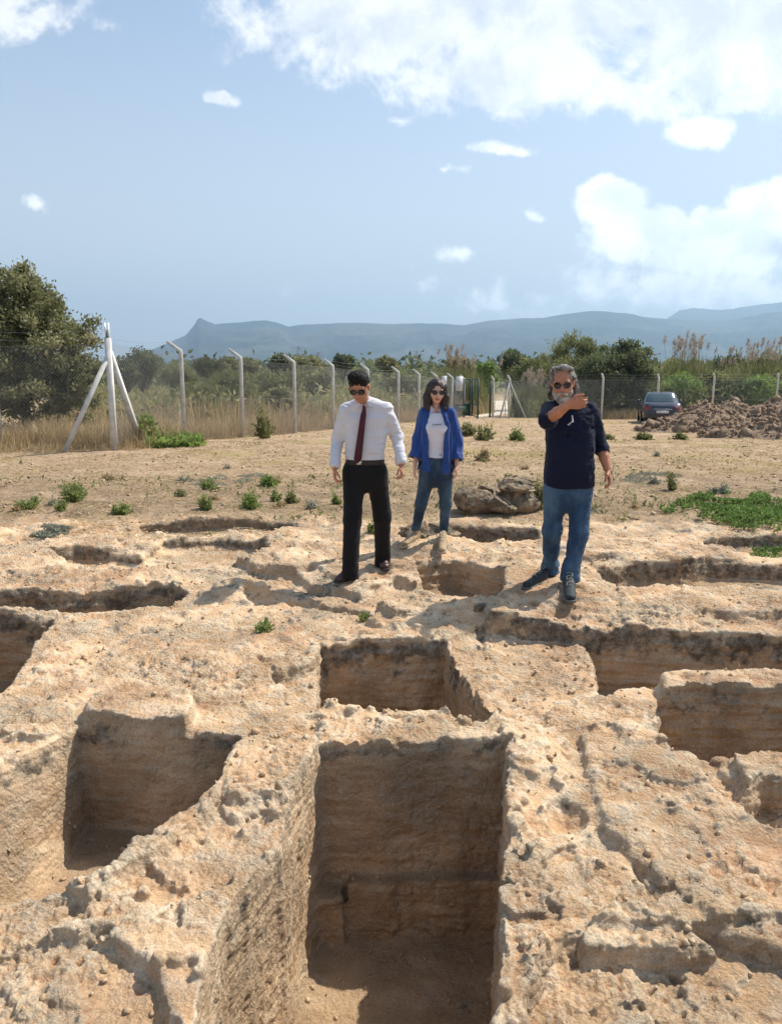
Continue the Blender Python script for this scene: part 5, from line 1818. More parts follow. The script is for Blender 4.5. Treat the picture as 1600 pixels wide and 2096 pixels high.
def blob_px(px, py, rx, ry, Y, rd=None):
    c = at(px, py, Y); k = Y / FPX
    return ((c.x, c.y, c.z), (rx * k, (rd or rx) * k, ry * k))


def base_at(px, Y):
    x = X_at(px, Y)
    return (x, Y, gz(x, Y))


# --- big tree at the left behind the fence
woody('leafy_tree', 'large bushy tree with small olive green leaves behind the fence at the left', 'tree', base_at(50, 21),
      [blob_px(66, 600, 74, 80, 21), blob_px(30, 640, 90, 80, 21), blob_px(70, 690, 110, 90, 21), blob_px(-40, 690, 130, 130, 21), blob_px(140, 735, 84, 88, 20.8), blob_px(60, 790, 130, 85, 20.6), blob_px(160, 790, 62, 72, 20.6), blob_px(-60, 800, 120, 90, 21)],
      105000, (.080, .046), M_TREE, clumps=420, spread=.13, trunk=.16, spikes=150, shell=.25)

# --- dark bush and its neighbours at the right
woody('dark_bush', 'tall dark green bush overhanging the fence post left of the car', 'bush', base_at(1270, 46),
      [blob_px(1285, 745, 56, 52, 45.5), blob_px(1235, 790, 56, 62, 45), blob_px(1300, 800, 44, 55, 45.2)], 26000, (.15, .085), M_DARK, clumps=170, spread=.16, trunk=.15, spikes=26, shell=.3)
woody('feathery_bush', 'pale green feathery bush rising behind the bearded man\'s head', 'bush', base_at(1180, 52),
      [blob_px(1180, 735, 52, 44, 52), blob_px(1140, 775, 60, 50, 51), blob_px(1215, 745, 40, 44, 52)], 17000, (.24, .05), M_BUSH, clumps=140, spread=.17, trunk=.1, spikes=60, up=1.2)
woody('rounded_bush', 'low olive bush between the braced posts and the feathery bush', 'bush', base_at(1100, 50),
      [blob_px(1092, 785, 50, 44, 50), blob_px(1120, 810, 50, 40, 49)], 11000, (.16, .07), M_BUSH, clumps=100, spread=.18, trunk=.08, spikes=20)
woody('spiky_tree', 'dark tree with spiky top above the fence braces', 'tree', base_at(1050, 66),
      [blob_px(1050, 745, 28, 24, 66), blob_px(1062, 775, 24, 24, 66)], 6000, (.34, .10), M_DARK, clumps=60, spread=.2, trunk=.15, spikes=20, up=.8)
woody('small_tree', 'small bright green tree between gate and spiky tree', 'tree', base_at(1000, 74),
      [blob_px(1000, 765, 22, 18, 74), blob_px(990, 785, 26, 18, 74)], 4000, (.30, .12), M_BRIGHT, clumps=50, spread=.2, trunk=.12)
for px, py, rx, ry, Y, mt, lb in (
        (1385, 805, 46, 34, 47, M_BRIGHT, 'bright green bush right behind the car roof'),
        (1450, 800, 40, 36, 48, M_BUSH, 'yellowish bush behind the fence right of the car'),
        (1500, 812, 38, 30, 47, M_DARK, 'small dark bush over the nearer soil heap\'s left end'),
        (1548, 808, 44, 32, 46.5, M_BRIGHT, 'light green bush behind the last fence post at the right'),
        (1620, 800, 50, 38, 48, M_BUSH, 'bush cut by the right edge of the picture')):
    woody('roadside_bush', lb, 'bush', base_at(px, Y), [blob_px(px, py, rx, ry, Y), blob_px(px + 14, py - 12, rx * .7, ry * .7, Y + .6)], 8500, (.16, .065), mt, clumps=90, spread=.2, trunk=.06, spikes=26, up=.6)
for px, py, rx, ry, Y, mt, lb in (
        (1400, 765, 60, 26, 66, M_BUSH, 'wide grey green bush under the reed plumes behind the car'),
        (1490, 765, 56, 30, 68, M_DARK, 'dark broad tree between the two groups of reed plumes'),
        (1570, 762, 60, 34, 66, M_BUSH, 'brownish tree under the right hand reed plumes'),
        (1650, 765, 60, 34, 66, M_DARK, 'dark tree at the far right edge')):
    woody('field_tree', lb, 'tree', base_at(px, Y), [blob_px(px, py, rx, ry, Y), blob_px(px - 20, py + 14, rx, ry, Y)], 8000, (.30, .11), mt, clumps=100, spread=.18, trunk=.12, spikes=22, up=.6)

# --- trees and bushes in the field behind the left fence
for px, py, rx, ry, Y, mt, sp, nm, lb in (
        (292, 745, 36, 30, 52, M_DARK, 8, 'round_tree', 'round dark green tree behind the chain link between corner post and next post'),
        (255, 762, 26, 24, 50, M_DARK, 6, 'round_tree', 'smaller dark tree touching the round one on its left'),
        (358, 770, 40, 22, 60, M_BUSH, 8, 'field_bush', 'olive bush behind the first bent post'),
        (422, 752, 22, 16, 78, M_DARK, 8, 'field_tree', 'small dark tree between the first two bent posts'),
        (465, 750, 22, 18, 78, M_TREE, 8, 'field_tree', 'small olive tree just left of the second bent post'),
        (505, 752, 20, 14, 80, M_TREE, 8, 'field_tree', 'small olive tree just right of the second bent post'),
        (575, 745, 26, 22, 72, M_DARK, 10, 'field_tree', 'dark spreading tree left of the third bent post'),
        (625, 748, 34, 18, 74, M_TREE, 8, 'field_tree', 'broad olive tree right of the third bent post'),
        (640, 775, 46, 26, 55, M_TREE, 6, 'field_bush', 'dark olive bush behind the fourth bent post'),
        (700, 742, 22, 13, 95, M_DARK, 4, 'field_tree', 'dark flat topped tree left of the bowed man\'s head'),
        (790, 745, 22, 12, 95, M_TREE, 4, 'field_tree', 'flat topped tree right of the bowed man\'s head'),
        (560, 785, 60, 26, 48, M_BUSH, 10, 'field_bush', 'wide olive bush in the field between second and third bent posts'),
        (470, 790, 60, 26, 44, M_BUSH, 10, 'field_bush', 'wide olive bush in the field behind the second bent post'),
        (575, 815, 34, 22, 36, M_TREE, 6, 'field_bush', 'dark scrubby bush low down beside the third bent post'),
        (400, 808, 50, 24, 40, M_BUSH, 10, 'field_bush', 'olive bush in the field right of the first bent post'),
        (830, 790, 40, 26, 60, M_BUSH, 10, 'field_bush', 'olive bush behind the fence between the bowed man and the woman'),
        (940, 750, 26, 18, 78, M_TREE, 10, 'field_tree', 'dark tree under the reed plumes above the gate')):
    woody(nm, lb, 'tree' if 'tree' in nm else 'bush', base_at(px, Y), [blob_px(px, py, rx, ry, Y), blob_px(px + rx * .3, py + ry * .3, rx * .8, ry * .8, Y)], 5200, (.0034 * Y, .0016 * Y), mt, clumps=70, spread=.19, trunk=.1, spikes=sp, up=.5)

# --- reeds with plumes
def reeds(px, py_top, Y, w_px, n, label, nplume):
    b = base_at(px, Y)
    root = empty('reed_clump', b); tag(root, label, 'reeds', None)
    org = np.array(b); k = Y / FPX
    top = at(px, py_top, Y).z - b[2]
    x = RNG.normal(size=n) * w_px * k * .45; y = RNG.normal(size=n) * w_px * k * .3
    base = np.stack([x, y, 0 * x], 1)
    V_, Fq = blades(base, top * RNG.uniform(.45, .80, n), .05, .28)
    mesh_np('leaf_blades', V_, Fq, M_BUSH, root, False, {'tint': tint_of(n, 6)})
    paths, pv = [], []
    for i in range(nplume):
        bx = np.array([RNG.normal() * w_px * k * .4, RNG.normal() * w_px * k * .3, 0]); hh = top * RNG.uniform(.74, 1.0)
        tp = bx + [RNG.normal() * .35, RNG.normal() * .3, hh]
        paths.append(([bx, (bx + tp) / 2 + [0, 0, .05], tp], [.016, .012, .008]))
        t_ = RNG.uniform(0, 1, (70, 1))
        pv.append(tp + np.array([0, 0, -.1]) + np.array([.10, 0, .50]) * t_ * .9 + RNG.normal(size=(70, 3)) * np.array([.045, .045, .04]) * (1.15 - t_))
    V_, Fq = tube_mesh(paths, 4)
    mesh_np('stem', V_, Fq, M_BROWN, root, attrs={'tint': np.full(len(V_), .8)})
    for C in pv:
        V_, Fq = leaves(C, .16, .030, 1.6)
        mesh_np('plume', V_, Fq, M_PLUME, root, False, {'tint': tint_of(len(C), 4)})


reeds(1402, 690, 52, 56, 1500, 'tall reeds with pinkish plumes behind the car', 34)
reeds(1560, 700, 52, 52, 1500, 'tall reeds with pinkish plumes near the right edge', 30)
reeds(1500, 712, 56, 50, 900, 'thin reeds between the two tall plume groups', 13)
reeds(935, 715, 58, 50, 1400, 'reeds with beige plumes above the green gate', 26)
reeds(1085, 765, 48, 36, 900, 'short reeds with dull plumes beside the fence braces', 14)

# --- scrub and grass in masses
def scatter(poly, n):
    P_ = np.array(poly); lo = P_.min(0); hi = P_.max(0)
    out = []
    while sum(len(o) for o in out) < n:
        x = RNG.uniform(lo[0], hi[0], n * 2); y = RNG.uniform(lo[1], hi[1], n * 2)
        m = poly_sd(poly, x, y) < 0
        out.append(np.stack([x[m], y[m]], 1))
    return np.concatenate(out)[:n]


def on_ground(xy, dz=0.0):
    return np.c_[xy, ground_h(xy[:, 0], xy[:, 1]) + dz]


def off_fence(t_, d):
    """point on the left fence line, d metres beyond it"""
    pts = np.array(posts)
    s_ = np.clip(t_, 0, 1) * (len(pts) - 1)
    i = np.minimum(s_.astype(int), len(pts) - 2); f = (s_ - i)[:, None]
    p_ = pts[i] * (1 - f) + pts[i + 1] * f
    return p_ + d[:, None] * np.array([[-.93, .36]])


# golden grass round the corner post and under the fence
xy = scatter([(-14, 16.2), (-7.0, 16.1), (-5.3, 16.7), (-4.9, 18.2), (-5.9, 21.5), (-14, 20.5)], 21000)
dens_ = pn(xy[:, 0] * 1.1, xy[:, 1] * 1.1, 0 * xy[:, 0], 5) + .5 * pn(xy[:, 0] * 4, xy[:, 1] * 4, 0 * xy[:, 0], 6)
xy = xy[dens_ > -.30]
hh_ = RNG.uniform(.10, .55, len(xy)) * (1 + .6 * pn(xy[:, 0] * .8, xy[:, 1] * .8, 0 * xy[:, 0], 8)) * (.35 + .85 * sstep(16.2, 18.0, xy[:, 1]))
V_, Fq = blades(on_ground(xy), hh_, .010, .75)
g = mesh_np('dry_grass', V_, Fq, M_STRAW, None, False, {'tint': tint_of(len(xy), 6)})
tag(g, 'golden dry grass around the braced corner post', 'grass', kind='stuff')
n_ = 34000
tt = RNG.uniform(0, 1, n_) ** 1.3
xy = off_fence(tt, np.abs(RNG.normal(size=n_)) * 2.4 + .02)
dens_ = pn(xy[:, 0] * 1.1, xy[:, 1] * 1.1, 0 * xy[:, 0], 15) + .5 * pn(xy[:, 0] * 4, xy[:, 1] * 4, 0 * xy[:, 0], 16)
xy = xy[dens_ > -.25]
V_, Fq = blades(on_ground(xy), RNG.uniform(.08, .62, len(xy)) * (1 + .7 * pn(xy[:, 0] * .7, xy[:, 1] * .7, 0 * xy[:, 0], 9)), .014, .7)
g = mesh_np('dry_grass', V_, Fq, M_STRAW, None, False, {'tint': tint_of(len(xy), 6)})
tag(g, 'pale dry grass growing along the foot of the long fence', 'grass', kind='stuff')
# brown and olive scrub filling the field behind
n_ = 26000
xy = scatter([(-7.2, 20.5), (-3.0, 28.5), (4.5, 49.0), (8, 60), (12, 95), (-40, 95), (-26, 60), (-11.5, 24)], n_)
hgt = RNG.uniform(.4, 1.35, n_) * (1 + .5 * pn(xy[:, 0] * .22, xy[:, 1] * .22, 0 * xy[:, 0], 12))
V_, Fq = blades(on_ground(xy), hgt, .012 + .0009 * xy[:, 1], .35)
ti = np.repeat(np.clip(.45 + .5 * pn(xy[:, 0] * .3, xy[:, 1] * .3, 0 * xy[:, 0], 14) + RNG.normal(size=n_) * .2, 0, 1), 6)
g = mesh_np('field_grass', V_, Fq, M_BROWN, None, False, {'tint': ti})
tag(g, 'tall brown grass covering the field behind the fence', 'grass', kind='stuff')
n_ = 30000
xy = scatter([(-8.0, 24), (-3.0, 31), (4.2, 51), (8, 64), (12, 100), (-40, 100), (-26, 60), (-11.5, 26)], n_)
m = pn(xy[:, 0] * .26, xy[:, 1] * .26, 0 * xy[:, 0], 21) > -.05
xy = xy[m]
zz = RNG.uniform(0, 1, len(xy)) ** .8 * (1.0 + .9 * pn(xy[:, 0] * .26, xy[:, 1] * .26, 0 * xy[:, 0], 21)).clip(.2, 2) * (.9 + xy[:, 1] * .006)
C = on_ground(xy); C[:, 2] += zz
V_, Fq = leaves(C, .30, .11, .6)
g = mesh_np('field_scrub', V_, Fq, M_BUSH, None, False, {'tint': tint_of(len(C), 4, np.clip(zz / 1.6, 0, 1))})
tag(g, 'olive green scrub spread through the field', 'scrub', kind='stuff')
# scrub at the right behind the second fence
xy = scatter([(8.0, 45.2), (26, 44.5), (34, 60), (10, 60)], 22000)
zz = RNG.uniform(0, 1, len(xy)) * (1.3 + .8 * pn(xy[:, 0] * .4, xy[:, 1] * .4, 0 * xy[:, 0], 23))
C = on_ground(xy); C[:, 2] += zz
V_, Fq = leaves(C, .24, .08, .8)
g = mesh_np('roadside_scrub', V_, Fq, M_BUSH, None, False, {'tint': tint_of(len(C), 4)})
tag(g, 'green undergrowth behind the fence at the right', 'scrub', kind='stuff')
n_ = 6000
xy = scatter([(9.0, 42.9), (26, 41.7), (26, 43.2), (9.0, 44.4)], n_)
V_, Fq = blades(on_ground(xy), RNG.uniform(.2, .7, n_), .02, .35)
g = mesh_np('verge_grass', V_, Fq, M_BROWN, None, False, {'tint': tint_of(n_, 6)})
tag(g, 'brown grass along the foot of the right hand fence', 'grass', kind='stuff')
# far woods over the plain
n_ = 60000
Yw = np.exp(RNG.uniform(math.log(110), math.log(900), n_))
Xw = RNG.uniform(-.75, .75, n_) * Yw
dn_ = pn(Xw / Yw * 14, np.log(Yw) * 9, 0 * Xw, 31)
kp = dn_ > -.25
Xw, Yw, dn_ = Xw[kp], Yw[kp], dn_[kp]
hz = RNG.uniform(0, 1, len(Xw)) * (3.2 + 4.5 * dn_ + 2.2 * pn(Xw / Yw * 60, np.log(Yw) * 20, 0 * Xw, 33)).clip(.5, 9)
C = np.stack([Xw, Yw, plain_h(Xw, Yw) + hz], 1)
sz = (.0085 * Yw)[:, None]
d = rand_dirs(len(C), .3)
V0, Fq = leaves(np.zeros_like(C), 1.0, .6, .3, None, .2)
V_ = (V0.reshape(-1, 4, 3) * sz[:, None, :] + C[:, None, :]).reshape(-1, 3)
g = mesh_np('far_wood', V_, Fq, M_DARK, None, False, {'tint': tint_of(len(C), 4)})
tag(g, 'dark line of distant woods along the horizon', 'wood', kind='stuff')

# --- small weeds on the bare ground
def weed(px, py, wpx, hpx, mat, label, n=260, lf=(.075, .022), cat='weed', name='green_weed', up=.9):
    x, y = G(px, py, 0.0)
    z_ = gz(x, y)
    k = y / FPX
    root = empty(name, (x, y, z_)); tag(root, label, cat)
    rx, rz_ = wpx * k / 2, hpx * k
    ns = max(14, int(n / 24))
    paths, C, D = [], [], []
    lob = [(RNG.uniform(-.55, .55), RNG.uniform(-.5, .5), RNG.uniform(.45, 1.0), RNG.uniform(.55, 1.1)) for _ in range(4)]
    for i in range(ns):
        lx, ly, lr, lh = lob[i % 4]
        a = RNG.uniform(0, 2 * math.pi); rr_ = RNG.uniform(.1, 1) ** .7
        tip = np.array([(lx + math.cos(a) * rr_ * lr * .7) * rx, (ly + math.sin(a) * rr_ * lr * .6) * rx, rz_ * lh * (1.0 - .75 * rr_ * rr_) * RNG.uniform(.45, 1.15)])
        root_ = np.array([lx * rx * .35, ly * rx * .35, -.02])
        midp = root_ + (tip - root_) * np.array([.5, .5, .55]) + RNG.normal(size=3) * .01
        paths.append(([root_, midp, tip], [.0036, .0028, .0016]))
        t_ = RNG.uniform(.2, 1, (n // ns, 1))
        C.append(np.where(t_ < .6, root_ + (midp - root_) * t_ / .6, midp + (tip - midp) * (t_ - .6) / .4) + RNG.normal(size=(n // ns, 3)) * .016)
        D.append(np.repeat(nrm(tip - midp)[None], n // ns, 0) + RNG.normal(size=(n // ns, 3)) * .7)
    C = np.concatenate(C); D = np.concatenate(D); D /= np.linalg.norm(D, axis=1, keepdims=True)
    V_, Fq = leaves(C, lf[0], lf[1], up, D)
    mesh_np('foliage', V_, Fq, mat, root, False, {'tint': tint_of(len(C), 4)})
    V_, Fq = tube_mesh(paths, 4)
    mesh_np('stem', V_, Fq, M_BROWN, root, attrs={'tint': np.full(len(V_), .3)})
    return root


W = [(163, 1026, 96, 42, M_WEED, 'largest leafy green weed on the bare ground at the left', 700),
     (56, 1040, 60, 26, M_WEED, 'sparse green weed left of the largest weed', 220),
     (128, 1046, 26, 22, M_WEED, 'small green weed below the largest weed on its left side', 120),
     (246, 1052, 52, 26, M_WEED, 'compact green weed right of the largest weed', 300),
     (545, 994, 46, 32, M_BRIGHT, 'upright bright green weed farthest back in the middle left', 320),
     (430, 1002, 34, 24, M_WEED, 'small weed beside the grey creeping patch', 200),
     (421, 1044, 44, 32, M_WEED, 'rounded green weed left of the pair in the middle', 300),
     (512, 1040, 60, 30, M_BRIGHT, 'wide bright weed above the shallow dark trench', 420),
     (563, 1024, 26, 22, M_WEED, 'small weed between the wide bright weed and the brownish one', 150),
     (600, 1028, 34, 26, M_BUSH, 'brownish green weed left of the man\'s trousers', 200),
     (688, 1030, 22, 26, M_WEED, 'weed partly hidden by the man in black trousers', 150),
     (760, 1092, 16, 26, M_WEED, 'little weed seen between the man\'s black trouser legs', 110),
     (434, 1072, 20, 16, M_BRIGHT, 'tiny weed growing in the shallow dark trench', 80),
     (538, 1288, 34, 20, M_WEED, 'thin weed growing from the rock step near the middle tomb', 110),
     (985, 943, 36, 28, M_BROWN, 'dry brown weed right of the woman\'s elbow', 180),
     (1376, 1003, 26, 34, M_BUSH, 'upright yellowish weed above the green creeper', 160),
     (1058, 893, 40, 32, M_WEED, 'green weed on the yard left of the bearded man', 230),
     (985, 893, 60, 34, M_BUSH, 'loose olive weed right of the woman\'s shoulder', 260),
     (960, 878, 46, 30, M_BUSH, 'weed in front of the gate', 200),
     (745, 1238, 18, 14, M_WEED, 'tuft of weed on the ledge in front of the man', 60),
     (1470, 1008, 40, 14, M_GREY, 'grey flat weed above the creeper', 120),
     (540, 884, 60, 62, M_BUSH, 'dry shrub between the second and third bent posts', 420),
     (1320, 905 - 18, 50, 18, M_BUSH, 'low green weed beside the car wheel at the heap\'s foot', 240),
     (1240, 885, 40, 16, M_BUSH, 'low weed on the yard left of the car', 140),
     (1400, 898 - 12, 60, 18, M_BUSH, 'olive weed at the foot of the farther soil heap', 180)]
for px, py, wp, hp, mt, lb, n in W:
    x_, y_ = G(px, py, 0)
    weed(px, py, wp, hp * 1.1, mt, lb, int(n * 4), (max(.030, y_ * .0036), max(.011, y_ * .0015)))
for i in range(34):
    px, py = RNG.uniform(20, 1560), RNG.uniform(930, 1062)
    if (px > 1320 and py > 1000) or 660 < px < 840 or 1090 < px < 1230: continue
    w_ = RNG.uniform(18, 44)
    o_ = weed(px, py, w_, w_ * RNG.uniform(.25, .5), (M_BROWN, M_BROWN, M_GREY, M_BUSH)[i % 4], 'small half dry %s tuft on the bare ground among the green weeds' % ('brown', 'brown', 'grey', 'olive')[i % 4], int(RNG.uniform(160, 420)), (.040, .012), 'weed', 'dry_tuft')
    o_['group'] = 'small %s tufts on the bare ground' % ('brown', 'brown', 'grey', 'olive')[i % 4]
weed(1100, 1045, 30, 78, M_BUSH, 'yellow green plant growing beside the stacked boulders', 520, (.06, .02), 'plant', 'tall_weed')
# creeping bramble by the second post
x0_, y0_ = G(300, 905, 0)
xy = scatter([G(285, 905), G(330, 895), G(410, 905), G(412, 916), G(300, 918)], 2600)
C = on_ground(xy); C[:, 2] += RNG.uniform(0, .28, len(C)) * (1 - np.clip((xy[:, 0] - xy[:, 0].min()) / 3.0, 0, .85))
V_, Fq = leaves(C, .13, .06, .5)
g = mesh_np('bramble', V_, Fq, M_BRIGHT, None, False, {'tint': tint_of(len(C), 4)})
tag(g, 'sprawling green bramble at the foot of the fence between brace and first bent post', 'bramble', kind='stuff')
xy = scatter([G(285, 905), G(312, 905), G(318, 912), G(290, 915)], 700)
C = on_ground(xy); C[:, 2] += RNG.uniform(0, .65, len(C))
V_, Fq = leaves(C, .12, .06, .5)
g = mesh_np('bramble_shoots', V_, Fq, M_WEED, None, False, {'tint': tint_of(len(C), 4)})
tag(g, 'upright bramble shoots beside the right brace of the corner post', 'bramble', kind='stuff')
# creeper at the right
pl_ = [G(1335, 1032), G(1400, 1016), G(1480, 1014), G(1600, 1022), G(1760, 1028), G(1760, 1122), G(1540, 1122), G(1500, 1100), G(1440, 1078), G(1360, 1056)]
xy = scatter(pl_, 60000)
e_ = poly_sd(pl_, xy[:, 0], xy[:, 1])
cov = pn(xy[:, 0] * 3.2, xy[:, 1] * 3.2, 0 * xy[:, 0], 41) * .8 + pn(xy[:, 0] * 11, xy[:, 1] * 11, 0 * xy[:, 0], 43) * .5
xy = xy[cov > -.02 + .45 * np.exp(e_ / .35)]
C = on_ground(xy); C[:, 2] += .02 + RNG.uniform(0, 1, len(C)) * (.06 + .06 * pn(xy[:, 0] * 3, xy[:, 1] * 3, 0 * xy[:, 0], 45))
V_, Fq = leaves(C, .030, .017, .9)
g = mesh_np('creeper', V_, Fq, M_IVY, None, False, {'tint': tint_of(len(C), 4)})
tag(g, 'bright green creeping plant spreading over the ground at the right', 'creeper', kind='stuff')
# grey flat mats
for poly, nm, lb in (([G(350, 992), G(400, 978), G(540, 972), G(560, 984), G(470, 996)], 'grey_mat', 'grey green mat of low plants in the middle left'),
                     ([G(1265, 985), G(1310, 966), G(1400, 975), G(1350, 992)], 'grey_mat', 'grey green mat of low plants right of the bearded man\'s hand'),
                     ([G(60, 1098), G(90, 1084), G(150, 1086), G(130, 1100)], 'grey_mat', 'dull green mat above the rock at the left')):
    xy = scatter(poly, 5200)
    xy = xy[pn(xy[:, 0] * 3, xy[:, 1] * 3, 0 * xy[:, 0], 47) > -.05]
    C = on_ground(xy); C[:, 2] += RNG.uniform(0, .022, len(C))
    V_, Fq = leaves(C, .022, .009, .3)
    g = mesh_np(nm, V_, Fq, M_GREY, None, False, {'tint': tint_of(len(C), 4)})
    tag(g, lb, 'ground cover', kind='stuff')
# straw litter over the yard
def lying(xy, ln, wd):
    """short stalks lying flat in all directions"""
    n = len(xy)
    C = on_ground(xy, .008)
    a = RNG.uniform(0, math.pi, n)
    d = np.stack([np.cos(a), np.sin(a), RNG.normal(size=n) * .12], 1) * (ln * RNG.uniform(.4, 1.2, n))[:, None]
    s_ = np.stack([-np.sin(a), np.cos(a), RNG.normal(size=n) * .5], 1) * np.asarray(wd).reshape(-1, 1)
    V_ = np.stack([C - s_ * .5, C + s_ * .5, C + d + s_ * .3, C + d - s_ * .3], 1).reshape(-1, 3)
    return V_, np.arange(4 * n).reshape(-1, 4)


for nm, mt, n_, y0_, y1_, thr, s1, lb in (('dry_stubble', M_STRAW, 90000, 8.2, 42, .02, 51, 'short dry straw lying over the yard'),
                                   ('brown_litter', M_BROWN, 110000, 7.8, 20, .02, 61, 'brown dead leaves and twigs scattered near the rock edge')):
    Yl = np.exp(RNG.uniform(math.log(y0_), math.log(y1_), n_)); Xl = RNG.uniform(-.66, .66, n_) * Yl
    cov = pn(Xl * .8, Yl * .8, 0 * Xl, s1) + .5 * pn(Xl * 3, Yl * 3, 0 * Xl, s1 + 1)
    kp = cov > thr
    xy = np.stack([Xl[kp], Yl[kp]], 1)
    V_, Fq = lying(xy, .018 + .0028 * xy[:, 1], .0012 + .00055 * xy[:, 1])
    g = mesh_np(nm, V_, Fq, mt, None, False, {'tint': tint_of(len(xy), 4)})
    tag(g, lb, 'litter', kind='stuff')
# low living green specks between the weeds
n_ = 16000
Yl = np.exp(RNG.uniform(math.log(8.6), math.log(40), n_)); Xl = RNG.uniform(-.66, .66, n_) * Yl
cov = pn(Xl * .5, Yl * .5, 0 * Xl, 71) + .5 * pn(Xl * 2.2, Yl * 2.2, 0 * Xl, 72) + .25 * ((Yl > 26) & (Xl > 0) & (Xl < 9)) + .12 * (Yl < 14)
kp = cov > .42
xy = np.stack([Xl[kp], Yl[kp]], 1)
C = on_ground(xy); C[:, 2] += RNG.uniform(0, 1, len(C)) * (.02 + .0035 * C[:, 1])
V_, Fq = leaves(C, .07, .028, .8)
g = mesh_np('low_weeds', V_, Fq, M_BUSH, None, False, {'tint': tint_of(len(C), 4)})
tag(g, 'sparse low green weeds between the larger ones', 'weeds', kind='stuff')
# ================================================================ BOULDERS, HEAPS, CAR, HILLS
m_stone = new_mat('boulder_stone')
t = m_stone[1]
P = t.n('ShaderNodeTexCoord').outputs['Object']
c = t.mix(t.ramp(t.noise(P, 5, 6, .65), .35, .65), (0.25, 0.18, 0.115), (0.42, 0.33, 0.22))
ln = t.ramp(t.noise(P, 7, 7, .72), .47, .58)
c = t.mix(t.m('MULTIPLY', ln, .8), c, (0.075, 0.065, 0.050))
c = t.mix(t.ramp(t.noise(P, 30, 5, .7), .58, .70), c, (0.55, 0.48, 0.36))
finish(t, c, .95, t.m('ADD', t.noise(P, 18, 8, .7), t.m('MULTIPLY', t.noise(P, 80, 5, .7), .3)), .03, 1.0, .15)
m_stone = m_stone[0]


def boulder(px, py, wpx, hpx, Y, label, seed, depth=.8, flatc=0.0, dz=0.0):
    c_ = at(px, py, Y); k = Y / FPX
    rx, rz_ = wpx * k / 2, hpx * k / 2
    ry = rx * depth
    cc = np.array([c_.x, c_.y, c_.z + dz])
    F_ = Field(cc - [rx * 1.4, ry * 1.4, rz_ * 1.5], cc + [rx * 1.4, ry * 1.4, rz_ * 1.5], max(.010, rx / 40))
    rr = np.random.default_rng(seed)
    F_.ell(cc, (rx, ry, rz_), None, .02)
    for _ in range(3):
        o = rr.normal(size=3) * [rx * .35, ry * .35, rz_ * .25]
        F_.ell(cc + o, np.array([rx, ry, rz_]) * rr.uniform(.55, .75), None, .05)
    for _ in range(7):
        d = rr.normal(size=3); d[2] = abs(d[2]) + flatc; d /= np.linalg.norm(d)
        ext = math.sqrt((d[0] * rx) ** 2 + (d[1] * ry) ** 2 + (d[2] * rz_) ** 2)
        F_.cut(cc + d * ext * rr.uniform(.72, .95), d)
    x, y, z = F_.grid()
    X_, Y_, Z_ = np.broadcast_arrays(x, y, z)
    b_ = np.abs(F_.F) < .08
    cv_, cj_ = cells(X_[b_], Y_[b_], Z_[b_] * 1.4, 5.0, seed)
    F_.F[b_] += (-.022 * cv_ + .030 * fbm(X_[b_], Y_[b_], Z_[b_], 6, 4, .6, seed) + .012 * fbm(X_[b_], Y_[b_], Z_[b_] * 3, 9, 3, .6, seed + 3)).astype(np.float32)
    o = put_mesh('boulder', F_, m_stone, None, cc)
    o.location = cc
    tag(o, label, 'boulder')
    return o


boulder(984, 1024, 112, 66, 9.25, 'rounded brown boulder right of the woman\'s knees', 3, .8)
boulder(1062, 1026, 96, 64, 9.35, 'squarish dark boulder supporting flat stones behind the bearded man', 8, .8)
boulder(1050, 994, 76, 22, 9.3, 'flat pale stone lying on the squarish boulder', 12, .9, 1.0)
boulder(1066, 981, 62, 16, 9.5, 'topmost flat stone of the stacked boulders', 17, .9, 1.0)
boulder(1190, 1050, 70, 40, 9.3, 'low brown rock seen right of the bearded man\'s knee', 22, .8)
boulder(880, 1090, 130, 34, 8.0, 'dark lichened slab edge just behind the woman\'s shoes', 31, .45, .5)

# loose stones lying on the rock
def loose(n, seed, zone, smin, smax):
    rr = np.random.default_rng(seed)
    xy = scatter(zone, n)
    Vs_, Fs_, off = [], [], 0
    base = np.array([(-1, -1, -1), (1, -1, -1), (1, 1, -1), (-1, 1, -1), (-1, -1, 1), (1, -1, 1), (1, 1, 1), (-1, 1, 1), ], float) * .5
    fc = np.array([(0, 3, 2, 1), (4, 5, 6, 7), (0, 1, 5, 4), (1, 2, 6, 5), (2, 3, 7, 6), (3, 0, 4, 7)])
    z_ = ground_h(xy[:, 0], xy[:, 1])
    for i in range(n):
        s_ = rr.uniform(smin, smax) * rr.uniform(.4, 1)
        q, _ = np.linalg.qr(rr.normal(size=(3, 3)))
        v_ = (base + rr.normal(size=(8, 3)) * .13) * s_ * rr.uniform(.6, 1.2, 3)
        v_ = v_ @ q.T
        Vs_.append(v_ + [xy[i, 0], xy[i, 1], z_[i] + s_ * .22]); Fs_.append(fc + off); off += 8
    return np.concatenate(Vs_), np.concatenate(Fs_)


